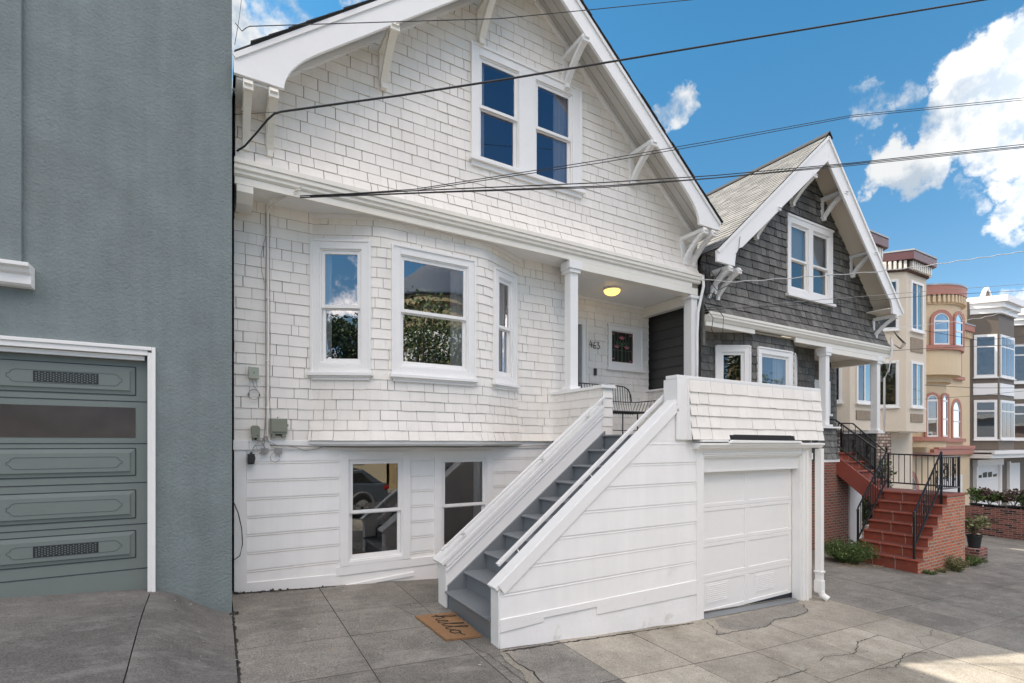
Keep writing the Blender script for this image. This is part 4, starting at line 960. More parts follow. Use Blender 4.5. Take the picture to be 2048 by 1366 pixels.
b.prism([(2.49,.19),(3.75,.19),(3.75,.10),(5.44,.08),(5.44,.262),(2.49,.262)], 0, .024); b.prism([(2.49,.13),(3.02,.15),(3.02,.1895),(2.49,.1895)], 0, .024)
b.build('skirt_board', wtrim, wh, bevel=.003)
ft = MB(FR(D1)); rg = random.Random(3); nn = 40
for i in range(nn):
    x0_, x1_ = 2.485+2.96*i/nn, 2.485+2.96*(i+1)/nn
    f1 = lambda x: gz(x,4.45)-.03 + .035*math.sin(x*1.7)
    b0, b1 = .03+.008*math.sin(x0_*9), .03+.008*math.sin(x1_*9)
    ft.face(((x0_,b0,f1(x0_)),(x1_,b1,f1(x1_)),(x1_,.004,.2),(x0_,.004,.2)))
ft.build('footing', mat('footing_paint', (.86,.85,.835), .5, .03, 4, .4, 9, bdist=.012, dirt=(.52,.49,.43), ds=3.5, dth=(.56,.78)), wh, smooth=True)
b = MB()
d = Vector((1,0,NS)).normalized()
b.beam((2.44,4.565,topn(2.42)-.005), (5.07,4.565,topn(5.05)-.005), .17, .05, side=(0,1,0)); b.beam((2.50,4.485,topn(2.50)-.075), (5.05,4.485,topn(5.05)-.075), .03, .13, side=(0,1,0))
b.box((2.475,4.49,-.15),(2.50,4.66,.60)); b.build('stair_capping', wtrim, wh, bevel=.005)
b = MB()
def topf(x): return .545 + .79*(x-2.37)
b.prism([(2.47,-.2),(5.18,-.2),(5.18,2.15),(5.0,2.15),(5.0,topf(5.0)-.03),(2.47,topf(2.47)-.03)], 5.84, 6.08)
b.beam((2.41,5.96,topf(2.41)-.02), (5.0,5.96,topf(5.0)-.02), .30, .05, side=(0,1,0)); b.beam((2.47,5.83,topf(2.47)-.09), (4.99,5.83,topf(4.99)-.09), .02, .06, side=(0,1,0)); b.beam((2.47,5.832,topf(2.47)-.16), (4.99,5.832,topf(4.99)-.16), .015, .03, side=(0,1,0))
b.build('far_stringer', wtrim, wh, bevel=.004)
def handrail(pts, y, w, br, wallz):
    b = MB()
    for p, q in zip(pts, pts[1:]): b.beam((p[0],y,p[1]), (q[0],y,q[1]), w, w, side=(0,1,0))
    for x in br:
        t = (x-pts[0][0])/(pts[-1][0]-pts[0][0]); z = pts[0][1] + t*(pts[-1][1]-pts[0][1])
        b.tube([(x,y,z-.02),(x,y,z-.05),(x,y+(wallz-y)*.4,z-.085),(x,wallz,z-.06)], .008, 6); b.box((x-.045,wallz-.025,z-.075),(x+.045,wallz+.025,z-.06))
    return b.build('handrail', wtrim, wh, bevel=.006)
handrail([(2.60,.75),(5.14,2.70)], 4.74, .042, (2.85,3.87,4.80), 4.62)
handrail([(2.40,.735),(5.0,2.745)], 5.80, .030, (2.7,3.9,4.7), 5.86)
# house number, curved iron figures
nb = MB(FR(8.0))
def stroke(pts, r=.008): nb.tube([(x, .022, z) for x, z in pts], r, 6)
bx, bz, s = 6.48, 3.975, .15
stroke([(bx+.045,bz+s),(bx+.03,bz+s*.8),(bx,bz+s*.42),(bx+.085,bz+s*.42)]); stroke([(bx+.062,bz+s*.75),(bx+.055,bz+s*.1)])
b6 = bx+.105; stroke([(b6+.055,bz+s*.93),(b6+.02,bz+s*.7),(b6,bz+s*.3),(b6+.015,bz+s*.05),(b6+.045,bz),(b6+.07,bz+s*.15),(b6+.065,bz+s*.38),(b6+.035,bz+s*.45),(b6+.008,bz+s*.3)])
b3 = bx+.20; stroke([(b3,bz+s*.85),(b3+.06,bz+s*.88),(b3+.025,bz+s*.55),(b3+.06,bz+s*.45),(b3+.075,bz+s*.2),(b3+.045,bz+.0),(b3+.005,bz+.015)])
nb.build('house_number', blackp, wh)
#PART3
# ================================================================== DARK SHINGLE HOUSE
dh = empty('charcoal_house', (12, 6.8, -.6), 'charcoal shingled gable house with cream trim and red brick front steps', 'house')
PK2, ZP2, SA, SB = 11.93, 8.99, .868, .985
XA, XB = 8.33, 15.78
def flD2(v):
    k = max(0, (5.3-v)/.62); return .16*k*k
hs = [(11.27, 13.17, 5.47, 7.28)]; hb = [(11.40, 12.12, 5.62, 7.13), (12.30, 13.04, 5.62, 7.13)]
b = MB(FR(DG))
cladding(b, 4.66, 8.9, .17, gable(XA, XB, PK2, ZP2-.10, SA, SB, hs), wr=(.14,.30), gap=.012, t=.02, vbreaks=hv(hs), flare=flD2, u0=XA-.1, u1=XB+.1, seed=61, tone=(.6,1.35), skew=.005, vj=.006, oj=.006)
backing(b, 4.66, 8.9, gable(XA, XB, PK2, ZP2-.10, SA, SB, hb), vbreaks=hv(hb)+[4.75,4.85,4.95,5.05,5.2,5.3], flare=flD2, mi=2, u0=XA-.1, u1=XB+.1)
b.build('gable_wall', [dshg, dgap, dgap], dh, recalc=False)
b = MB(FR(DG)); b.box((11.27,-.01,5.47),(11.40,.04,7.28)); b.box((13.04,-.01,5.47),(13.17,.04,7.28)); b.box((11.40,-.01,7.13),(13.04,.039,7.28)); b.box((12.12,-.01,5.5),(12.30,.038,7.13)); b.box((11.40,-.01,5.50),(13.04,.037,5.62)); b.box((11.22,0,5.42),(13.22,.09,5.48)); b.box((11.25,0,7.26),(13.19,.06,7.31)); b.build('window_casing', wtrim, dh, bevel=.004)
window(dh, FR(DG), 11.40, 12.12, 5.62, 7.13, c=.001, bot=.0, rail=.46, curtain='T', g=glassl, sill=0, cap=False)
window(dh, FR(DG), 12.30, 13.04, 5.62, 7.13, c=.001, bot=.0, rail=.46, curtain='T', g=glassl, sill=0, cap=False)
# roof: left slope in real shingle courses
roof_slab(dh, PK2, ZP2, SA, SB, 8.12, 15.51, YR-.02, 16.5, .03, roofd, off=.028)
LS = math.hypot(1, SA); 
def FRoof(u, o, v):       # u = Y from front, v = distance down from the ridge measured upward along the slope
    s_ = v/LS; x = 8.12 + s_; z = ZP2 - (PK2-x)*SA + .031
    return (x - o*SA/LS, YR-.03+u, z + o/LS)
b = MB(FRoof); slen = (PK2-8.12)*LS
cladding(b, 0, slen, .145, rects(0, 8.2), wr=(.16,.34), gap=.005, t=.007, u0=-.1, u1=8.3, seed=62, tone=(.8,1.18)); b.build('roof_shingles', [roofm, dgap], dh, recalc=False)
b = MB(); b.prism([(PK2-.12, ZP2-.04),(PK2,ZP2+.075),(PK2+.12, ZP2-.05),(PK2+.12, ZP2-.02),(PK2,ZP2+.10),(PK2-.12,ZP2-.01)], YR-.04, 16.5); b.build('ridge_cap', roofd, dh)
def barge2(s, xe, xi, zf, sl, H):
    o = [(PK2, ZP2), (xe, ZP2-abs(xe-PK2)*sl), (xe, zf), (xi, zf)]
    zc = ZP2 - abs(xi - s*.22 - PK2)*sl - H
    for k in range(1, 9):
        a = k/8*math.pi/2; o.append((xi - s*.22*(1-math.cos(a)), zf + (zc-zf)*math.sin(a)))
    o.append((PK2, ZP2-H*1.25)); b = MB(); b.prism(o, YR, YR+.045); bo = b.build('barge_board', wtrim, dh, bevel=.003)
    mo = MB(); mo.beam((PK2, YR-.012, ZP2-.03), (xe, YR-.012, ZP2-abs(xe-PK2)*sl-.03), .03, .06, side=(0,1,0)); mo.build('barge_moulding', wtrim, bo)
barge2(-1, 8.12, 8.64, 5.47, SA, .45); barge2(1, 15.50, 14.97, 5.38, SB, .46)
b = MB()
for s_, xe, sl in ((-1, XA, SA), (1, 15.5, SB)):
    b.face(((PK2, YR+.046, ZP2-.05), (xe, YR+.046, ZP2-.05-abs(xe-PK2)*sl), (xe, DG+.03, ZP2-.05-abs(xe-PK2)*sl), (PK2, DG+.03, ZP2-.05)))
b.build('soffit', mat('tan_soffit', (.80,.71,.58), .6), dh)
b = MB(); b.box((14.85, YR+.05, 5.5), (15.5, DG, 5.52)); b.build('eave_soffit', cream, dh)
for x, zt_ in ((11.42, 8.02), (10.07, 6.98), (12.72, 7.98), (14.06, 6.82)): knee(dh, x, zt_+.02, zt_-.50, DG, YR, .13, m=wtrim)
for x in (8.52, 8.79): knee(dh, x, 5.47, 4.98, DG, YR, .10, m=wtrim)
for x in (15.22,): knee(dh, x, 5.40, 4.90, DG, YR, .10, m=wtrim)
b = MB(); b.prism([(6.59,4.60),(6.59,4.55),(6.615,4.52),(6.63,4.49),(6.65,4.47),(6.74,4.47),(6.74,4.655),(6.62,4.655)], XA+.02, XB+.12, axis=0); b.box((XA+.02,6.575,4.60),(XB+.14,6.74,4.652)); b.box((XA+.02,6.655,4.38),(9.9,6.70,4.469)); b.box((11.4,6.655,4.36),(XB,6.70,4.469)); b.build('cornice', cream, dh, bevel=.004)
b = MB(); b.face(((XA,6.68,4.44),(XB,6.68,4.44),(XB,8.0,4.44),(XA,8.0,4.44))); b.build('overhang_soffit', cream, dh)
b = MB(lambda u,o,v: (8.30-o, 18.0-u, v)); lap(b, -.6, 5.5, .205, rects(0, 11.25), u0=-.1, u1=11.4, t=.022); b.face(((0,-.004,-1),(11.25,-.004,-1),(11.25,-.004,5.6),(0,-.004,5.6)),0)
b.build('side_wall', [dlap, dgap], dh, recalc=False)
b = MB(); b.box((8.305, 6.70, 4.0), (8.37, 7.0, 5.6)); b.build('corner_post', dshg, dh)
b = MB(); b.face(((XB,6.8,-1.2),(XB,18,-1.2),(XB,18,5.5),(XB,6.8,5.5))) if False else b.box((XB-.05, 8.0, -1.2), (XB, 18, 5.4)); b.build('side_wall', dlap, dh)
# main wall + bay
b = MB(FR(D2)); cladding(b, 1.62, 4.44, .165, rects(XA, 9.25), wr=(.14,.30), gap=.012, t=.018, u0=8.2, u1=9.3, seed=63, tone=(.65,1.3)); backing(b, 1.62, 4.44, rects(XA, 9.3), mi=2, u0=8.2, u1=9.4); b.build('front_wall', [dshg, dgap, dgap], dh, recalc=False); b = MB(FR(D2))
cladding(b, 1.62, 4.44, .165, rects(12.25, 13.1), wr=(.14,.30), gap=.012, t=.018, u0=12.2, u1=13.2, seed=64, tone=(.65,1.3)); backing(b, 1.62, 4.44, rects(12.2, 13.1), mi=2, u0=12, u1=13.2); b.build('front_wall', [dshg, dgap, dgap], dh, recalc=False)
fa2 = FA((9.2,7.2),(9.98,6.79)); fb2 = FR(6.79); fc2 = FA((11.52,6.79),(12.3,7.2))
for nm, F_, u0_, u1_, W in (('bay_wall', fa2, 0, .881, (.07,.84)), ('bay_wall', fb2, 9.98, 11.52, (10.16,11.44)), ('bay_wall', fc2, 0, .881, (.12,.82))):
    hh_ = [(W[0], W[1], 2.45, 4.15)]; hb_ = [(W[0]+.13, W[1]-.13, 2.57, 4.03)]
    b = MB(F_); cladding(b, 1.62, 4.44, .165, rects(u0_, u1_, hh_), wr=(.14,.30), gap=.012, t=.018, vbreaks=hv(hh_), u0=u0_-.1, u1=u1_+.1, seed=65, tone=(.65,1.3)); backing(b, 1.62, 4.44, rects(u0_, u1_, hb_), vbreaks=hv(hb_), mi=2, u0=u0_-.1, u1=u1_+.1)
    b.build(nm, [dshg, dgap, dgap], dh, recalc=False)
    window(dh, F_, W[0], W[1], 2.45, 4.15, single=True, curtain='l' if u0_ == 0 else 'R', c=.13, g=glassl)
# porch of the dark house
b = MB(FR(8.0)); hd = [(14.35, 15.35, 2.9, 3.85)]
cladding(b, 1.82, 4.44, .165, rects(13.1, 15.72, hd), wr=(.14,.30), gap=.012, t=.018, vbreaks=hv(hd), u0=13, u1=15.8, seed=66, tone=(.65,1.3)); backing(b, 1.82, 4.44, rects(13.1, 15.72), mi=2, u0=13, u1=15.8); b.build('porch_back_wall', [dshg, dgap, dgap], dh, recalc=False)
b = MB(FR(8.0)); b.box((14.35,0,2.9),(15.35,.05,3.85)); b.box((14.3,0,2.84),(15.4,.09,2.899)); b.build('porch_window', wtrim, dh)
b = MB(); b.box((12.9,6.66,4.24),(15.6,6.84,4.46)); b.box((15.45,6.84,4.24),(15.6,8.0,4.40)); b.box((13.1,6.84,4.40),(15.6,8.0,4.438)); b.build('porch_beam', cream, dh, bevel=.004)
b = MB(); b.box((13.1,7.26,1.62),(15.75,8.0,1.80)); b.build('porch_floor', redtop, dh)
for x0_, x1_, zb_ in ((12.70,12.87,2.46), (15.20,15.37,2.36)):
    b = MB(); b.box((x0_,6.69,zb_),(x1_,6.85,4.38)); b.box((x0_-.05,6.65,4.25),(x1_+.05,6.89,4.38)); b.box((x0_-.03,6.66,4.18),(x1_+.03,6.88,4.25)); b.box((x0_-.06,6.64,zb_),(x1_+.06,6.90,zb_+.05)); b.build('porch_post', wtrim, dh, bevel=.004)
b = MB(FR(6.72)); cladding(b, 1.67, 2.42, .165, rects(12.4, 13.25), wr=(.14,.30), gap=.012, t=.018, u0=12.3, u1=13.3, seed=67, tone=(.65,1.3), flare=lambda v: .05*max(0, (2.1-v)/.4)**1.5); b.face(((12.4,-.004,1.6),(13.25,-.004,1.6),(13.25,-.004,2.44),(12.4,-.004,2.44)), 2); b.build('porch_low_wall', [dshg, dgap, dgap], dh, recalc=False); b = MB(FR(6.72))
cladding(b, 1.62, 2.5, .165, rects(XA, 9.1), u0=8, u1=9.2, seed=68); b.build('porch_low_wall', [dshg, dgap, dgap], dh, recalc=False)
b = MB(); b.box((12.35,6.64,2.42),(13.3,6.9,2.46)); b.box((12.4,6.66,1.60),(13.28,6.74,1.665)); b.box((15.14,6.64,2.32),(15.5,7.5,2.36)); b.build('low_wall_capping', wtrim, dh)
b = MB(lambda u,o,v: (15.2-o, 7.6-u, v)); cladding(b, 1.1, 2.32, .165, rects(0, .9), wr=(.14,.30), gap=.012, t=.018, u0=-.1, u1=1, seed=69, tone=(.65,1.3)); b.face(((0,-.004,1.1),(.9,-.004,1.1),(.9,-.004,2.32),(0,-.004,2.32)), 2); b.build('porch_side_wall', [dshg, dgap, dgap], dh, recalc=False)
b = MB(); b.box((13.25,7.26,1.0),(14.17,7.3,2.34)); b.box((14.2,7.9,1.8),(15.2,7.95,2.5)); b.build('porch_inner_panel', navy, dh)
b = MB(); b.box((8.35, 7.18, -1.2), (14.75, 7.35, 1.61)); b.build('brick_base', brickb, dh)
b = MB(); b.box((14.80, 7.16, -1.1), (14.92, 7.22, 1.3)); b.box((14.92,7.2,-1.1),(15.5,7.24,1.4)); b.build('basement_door', wtrim, dh)
# --- brick stair
YN, YFAR = 4.86, 6.13
def tread(poly_y0, poly_y1, x0, x1, z, name='step', rise=.217):
    pass
for k in range(7):
    x = 12.76 + .24*k; z = -.41 + .217*k; xe = x+.26 if k < 6 else 15.22; ye = YFAR if k < 6 else 6.46
    b = MB(); zb_ = z-.217-.03 if k else -.95
    b.box((x+.025, YN+.012, zb_), (xe+.02 if k < 6 else xe-.02, YFAR-.01, z-.045), mi=0, tone=rnd.uniform(.85,1.15))
    b.box((x, YN-.01, z-.045), (xe, YFAR+.01, z-.004), mi=0, tone=rnd.uniform(.9,1.1)); b.tube([(x+.004,YN-.009,z-.024),(x+.004,YFAR+.009,z-.024)], .0235, 8)
    b.box((x+.03, YN, z-.004), (xe, YFAR, z), mi=1)
    if k == 6: b.box((x, YFAR+.011, z-.05), (xe, ye, z-.0), mi=1)
    for yy in ((YN+.42, YN+.86) if k % 2 == 0 else (YN+.38, YN+.80)): b.box((x+.0225, yy-.005, zb_+.03), (x+.03, yy+.005, z-.047), mi=2); b.box((x-.0215, yy-.004, z-.045), (x+.02, yy+.004, z-.002), mi=2)
    b.build('step', [redtile, redtop, mortarw], dh)
b = MB(); pl = [(12.80,-1.2)]
for k in range(6): pl += [(12.80+.24*k, -.46+.217*k), (12.80+.24*(k+1), -.46+.217*k)]
pl += [(14.24,.843),(15.20,.843),(15.20,-1.2)]
b.prism(pl, YN+.01, YN+.12); b.prism([(14.3,-1.1),(15.2,-1.1),(15.2,.83),(14.3,.83)], YN+.13, 6.40); b.box((15.20,YN+.01,-1.2),(15.23,6.40,.843)); b.build('stair_side', bricks_, dh)
for k in range(4):
    y = 6.45 + .26*k; z = 1.125 + .228*k
    b = MB(); b.box((14.2, y+.02, z-.27), (15.2, y+.30, z-.045), mi=0, tone=rnd.uniform(.9,1.1)); b.box((14.17, y-.01, z-.045), (15.23, y+.30, z-.003), mi=0); b.box((14.18,y,z-.003),(15.22,y+.3,z), mi=1); b.tube([(14.171,y-.008,z-.024),(15.229,y-.008,z-.024)], .0225, 8)
    for xx in (14.55,14.9): b.box((xx-.005,y+.016,z-.25),(xx+.005,y+.021,z-.047), mi=2)
    b.build('step', [redtile, redtop, mortarw], dh)
b = MB(); b.prism([(6.30,.50),(6.16,.60),(6.16,.90),(7.24,1.78),(7.30,1.78),(7.30,1.35)], 14.14, 14.195, axis=0); b.build('stringer', redstr, dh)
def railing(paths, posts, bal, orn, name='railing'):
    b = MB()
    for p in paths: b.tube(p, .021, 6)
    for p, z0_, z1_ in posts: b.box((p[0]-.019,p[1]-.019,z0_),(p[0]+.019,p[1]+.019,z1_))
    for p, z0_, z1_ in bal: b.tube([(p[0],p[1],z0_),(p[0],p[1],z1_)], .0095, 5)
    for p, zc, dr in orn:         # scrolled diamond ornament, dr = direction in plan
        dx, dy = dr
        def P(a, z): return (p[0]+dx*a, p[1]+dy*a, zc+z)
        b.tube([P(0,.13),P(.045,0),P(0,-.13),P(-.045,0),P(0,.13)], .013, 5)
        b.tube([P(0,.07),P(.02,0),P(0,-.07),P(-.02,0),P(0,.07)], .006, 5)
        for sg_ in (1,-1):
            for sx in (1,-1):
                b.tube([P(sx*(.022-.022*math.cos(t*.8)), sg_*(.165+.024*math.sin(t*.8))) for t in range(8)], .012, 5)
    return b.build(name, black, dh)
def lerp(a, b_, t): return tuple(a[i]+(b_[i]-a[i])*t for i in range(3))
def run(a, b_, n, h0, h1, skip=()):
    """balusters between lower rail a->b at height offset h0 and the top rail at h1"""
    return [((lerp(a,b_,(i+.5)/n)[0], lerp(a,b_,(i+.5)/n)[1]), lerp(a,b_,(i+.5)/n)[2]+h0, lerp(a,b_,(i+.5)/n)[2]+h1) for i in range(n) if i not in skip]
a, c = (12.83, 4.95, -.41), (14.20, 4.95, .90); e = (15.13, 4.95, .90)
railing([[(12.83,4.95,.50),(12.79,4.95,.52),(12.80,4.95,.58),(12.86,4.95,.60),(14.17,4.95,1.86)], [(12.86,4.95,-.12),(14.20,4.95,1.18)], [(14.20,4.95,1.74),(15.13,4.95,1.74)], [(14.20,4.95,1.02),(15.13,4.95,1.02)]],
        [((12.83,4.95),-.41,.56),((14.17,4.95),.6,1.84),((15.13,4.95),.9,1.76)], run((12.9,4.95,-.08),(14.15,4.95,1.14),11,0,.72)+run((14.2,4.95,1.02),(15.1,4.95,1.02),9,0,.72), [((13.3,4.95),.62,(1,0)),((13.95,4.95),1.25,(1,0)),((14.5,4.95),1.38,(1,0)),((14.85,4.95),1.38,(1,0))])
railing([[(12.83,6.04,.47),(12.79,6.04,.50),(12.84,6.04,.57),(14.2,6.04,1.86),(14.17,6.04,1.95),(14.24,6.04,1.97)], [(12.86,6.04,-.12),(14.20,6.04,1.16)]],
        [((12.83,6.04),-.41,.54),((14.22,6.30),.9,1.95)], run((12.9,6.04,-.08),(14.15,6.04,1.12),11,0,.72), [((13.3,6.04),.62,(1,0)),((13.95,6.04),1.25,(1,0))])
railing([[(14.24,6.30,1.92),(14.24,7.25,2.68),(14.24,7.62,2.70),(14.24,7.66,2.62),(14.24,7.60,2.58)], [(14.24,6.30,1.25),(14.24,7.25,2.02)]], [((14.24,7.60),1.8,2.70)], run((14.24,6.35,1.28),(14.24,7.25,2.0),7,0,.66), [((14.24,6.8),1.95,(0,1))])
railing([[(15.13,4.95,1.74),(15.13,6.40,1.78),(15.13,7.25,2.60),(15.13,7.60,2.62),(15.13,7.64,2.54)], [(15.13,4.95,1.02),(15.13,6.35,1.04),(15.13,7.25,1.95)]], [((15.13,6.40),.9,1.80),((15.13,7.55),1.8,2.6)], run((15.13,5.0,1.02),(15.13,6.35,1.04),11,0,.72)+run((15.13,6.4,1.08),(15.13,7.25,1.93),7,0,.66), [((15.13,5.2),1.38,(0,1)),((15.13,6.9),1.85,(0,1))])
# rear of the dark house, flashing where the two roofs meet
b = MB(); b.box((8.30,6.62,5.0),(8.42,7.4,5.45)); b.build('eave_box', dlap, dh)

# ================================================================== SMALL FIXED THINGS ON THE WHITE HOUSE
b = MB(FR(D2)); b.box((.365,.012,2.865),(.475,.075,3.01)); b.box((.36,.02,2.87),(.372,.085,3.015)); b.tube([(.42,.074,2.94),(.42,.082,2.94)], .009, 8, mi=1)
tag(b.build('junction_box', [boxl, mat('screw', (.15,.15,.14), .5)], None, bevel=.004), 'small pale green junction box on the shingles, highest of the wall boxes', 'junction box')
b = MB(FR(D2)); b.prism([(.395,2.12),(.485,2.12),(.485,2.255),(.46,2.275),(.40,2.275),(.385,2.26)], -.02, .08); b.tube([(.46,.07,2.15),(.46,.086,2.15)], .008, 8, mi=1); b.tube([(.44,.03,2.12),(.44,.03,2.09)], .015, 8, mi=1)
tag(b.build('telephone_box', [boxg, blackp], None, bevel=.006), 'narrow olive telephone box beside the pipe, left of the larger olive box', 'telephone box')
b = MB(FR(D2)); b.box((.60,.01,2.17),(.80,.09,2.37)); b.box((.615,.089,2.20),(.79,.105,2.365)); b.box((.62,.01,2.13),(.66,.085,2.17)); b.box((.74,.01,2.13),(.785,.085,2.17)); b.box((.66,.01,2.15),(.74,.06,2.17), mi=1); b.box((.80,.03,2.27),(.815,.07,2.30)); b.tube([(.69,.03,2.37),(.69,.03,2.385),(.70,.03,2.39)], .008, 6)
tag(b.build('utility_box', [boxg, blackp], None, bevel=.005), 'large square olive utility box right of the wall pipe', 'utility box')
b = MB(FR(D2)); b.box((.345,.03,1.80),(.425,.10,1.92)); b.box((.355,.04,1.79),(.415,.09,1.80)); b.box((.37,.05,1.92),(.40,.08,1.94)); b.box((.425,.05,1.84),(.432,.08,1.89))
tag(b.build('black_box', blackp, None, bevel=.008), 'small black plastic box hanging on the white corner board', 'cable box')
b = MB(FR(D2)); b.tube([(.575,.045,5.05),(.575,.035,4.6),(.58,.035,3.6),(.575,.035,2.9),(.575,.035,2.09)], .013, 8)
for z in (4.7,3.9,3.1,2.5): b.box((.555,.0,z),(.598,.05,z+.012))
tag(b.build('conduit', white, None), 'white painted conduit running down the shingles at the left', 'pipe')
b = MB(FR(D2)); rg = random.Random(4)
b.tube([(.552,.03,5.0),(.56,.04,4.5),(.548,.03,4.0),(.555,.04,3.2),(.552,.03,2.4),(.53,.05,2.08)], .005, 5)
b.tube([(.60,.03,5.0),(.598,.03,4.3),(.604,.03,3.4),(.60,.03,2.6),(.62,.05,2.1)], .004, 5)
b.tube([(.57,.03,4.75),(.53,.03,4.6),(.50,.03,4.45),(.505,.03,4.25),(.54,.03,4.1)], .003, 5)
for i in range(9):
    p = [(.55+rg.uniform(-.02,.03), .06, 2.14)]; q = rg.choice([(.44,.05,2.09),(.38,.06,1.94),(.50,.07,1.92),(.72,.05,2.02),(.68,.06,1.93),(.82,.05,2.0)])
    for t in (.25,.5,.75): p.append((p[0][0]+(q[0]-p[0][0])*t+rg.uniform(-.04,.04), .06+rg.uniform(-.01,.03), 2.14+(q[2]-2.14)*t-rg.uniform(.0,.06)))
    p.append(q); b.tube(p, rg.choice([.003,.004,.005]), 5)
b.tube([(.66+.055*math.cos(t*.6), .05, 1.87+.065*math.sin(t*.6)) for t in range(11)], .0035, 5)
b.tube([(.76,.04,2.02),(.9,.04,2.0),(1.02,.04,1.955),(1.15,.04,1.975),(1.3,.04,2.02)], .004, 5)
b.tube([(.6,.05,2.03),(1.2,.06,2.012),(1.9,.09,2.005),(2.6,.09,2.01),(3.3,.08,2.0),(4.2,.06,2.0),(4.9,.05,2.02)], .008, 6)
b.tube([(.6,.06,2.02),(1.2,.07,2.004),(1.9,.1,1.99),(2.6,.1,2.0),(3.3,.09,1.99),(4.0,.07,2.02)], .005, 6)
b.box((.50,.02,1.93),(.58,.07,1.99)); b.box((.66,.02,1.92),(.74,.06,1.99))
tag(b.build('wire_tangle', cabg, None), 'tangle of grey wires along the belt moulding under the shingles', 'wires')
b = MB(FR(D2)); b.tube([(.42+.062*math.cos(t*.45), .03, 2.67+.066*math.sin(t*.45)) for t in range(15)], .0035, 5); b.tube([(.42+.068*math.cos(t*.45+1), .034, 2.665+.062*math.sin(t*.45+1)) for t in range(15)], .003, 5); b.tube([(.40,.03,2.86),(.41,.04,2.80),(.44,.03,2.75),(.47,.03,2.70)], .003, 5); b.tube([(.44,.03,2.86),(.45,.035,2.8),(.46,.03,2.76)], .003, 5)
b.box((.35,.0,2.665),(.365,.04,2.675), mi=1); b.box((.475,.0,2.66),(.49,.04,2.67), mi=1)
tag(b.build('wire_coil', [cabg, blackp], None), 'coiled loop of thin wire under the pale green junction box', 'wire')
# ceiling lamp, keypad
lp = empty('ceiling_light', (6.48, 7.3, 4.98), 'lit round flush ceiling lamp with amber glass on the porch ceiling', 'lamp')
b = MB(); b.lathe([(.10,.0),(.165,-.005),(.17,-.03),(.16,-.035)], (6.48,7.3,4.984), 28); b.build('lamp_base', cream, lp, smooth=True)
b = MB(); b.lathe([(.155,.0),(.15,-.03),(.125,-.06),(.08,-.085),(.03,-.096),(.004,-.098)], (6.48,7.3,4.95), 28); b.build('lamp_shade', lampm, lp, smooth=True)
b = MB(FR(8.0)); b.box((6.60,.01,3.43),(6.66,.045,3.57)); b.box((6.612,.045,3.50),(6.648,.050,3.56), mi=1); b.tube([(6.63,.045,3.46),(6.63,.052,3.46)], .014, 10, mi=1)
tag(b.build('door_keypad', [mat('dark_grey_plastic', (.05,.05,.05), .4), black], None, bevel=.006), 'dark doorbell keypad on the porch wall below the house number', 'doorbell')
# wire bench
bn = empty('wire_bench', (6.15, 6.9, PZ), 'black wire bench with slatted back on the porch', 'bench')
BX0, BX1, BYf, BYb = 5.35, 6.80, 6.62, 7.15; sz = PZ+.43
b = MB(); b.tube([(BX0,BYf,sz),(BX1,BYf,sz),(BX1,BYb-.08,sz),(BX0,BYb-.08,sz),(BX0,BYf,sz)], .014, 6)
for i in range(24): x = BX0+(BX1-BX0)*(i+.5)/24; b.tube([(x,BYf,sz),(x,BYb-.08,sz)], .005, 5)
b.build('seat', black, bn)
b = MB(); top = []
zt_ = PZ+.95
arc = [(BX0-.05,sz+.22),(BX0-.03,sz+.36),(BX0+.03,zt_-.06),(BX0+.14,zt_-.01),(BX0+.3,zt_),(BX1-.3,zt_),(BX1-.14,zt_-.01),(BX1-.03,zt_-.06),(BX1+.03,sz+.36),(BX1+.05,sz+.22)]
b.tube([(x, BYb+.02, z) for x, z in arc], .012, 6)
def ztop(x):
    for p, q in zip(arc, arc[1:]):
        if p[0] <= x <= q[0]: return p[1]+(q[1]-p[1])*(x-p[0])/max(1e-6,q[0]-p[0])
    return sz+.3
for i in range(25):
    x = BX0+(BX1-BX0)*i/24; b.tube([(x*.97+.03*(BX0+BX1)/2, BYb-.09, sz-.03),(x, BYb, sz+.22),(x, BYb+.02, ztop(x))], .0055, 5)
b.build('backrest', black, bn)
b = MB(); b.tube([(BX0+.1,BYb-.01,sz+.22),(BX1-.1,BYb-.01,sz+.22),(BX1+.08,BYb-.05,sz+.22),(BX1+.12,BYf,sz+.22)], .010, 6); b.tube([(BX0+.1,BYb-.01,sz+.22),(BX0-.08,BYb-.05,sz+.22),(BX0-.12,BYf,sz+.22)], .010, 6)
for t in range(7):
    y = BYf+(BYb-BYf-.05)*t/6
    b.tube([(BX1+.10,y,sz+.22),(BX1,y,sz)], .005, 5); b.tube([(BX0-.10,y,sz+.22),(BX0,y,sz)], .005, 5)
b.build('armrest', black, bn)
for x in (BX0+.12, BX1-.30):
    for y in (BYf+.03, BYb-.12): b = MB(); b.tube([(x,y,sz),(x,y,PZ)], .012, 6); b.build('leg', black, bn)
b = MB(); b.tube([(BX0+.12,BYf+.03,PZ+.10),(BX1-.30,BYf+.03,PZ+.10)], .008, 6); b.build('stretcher', black, bn)
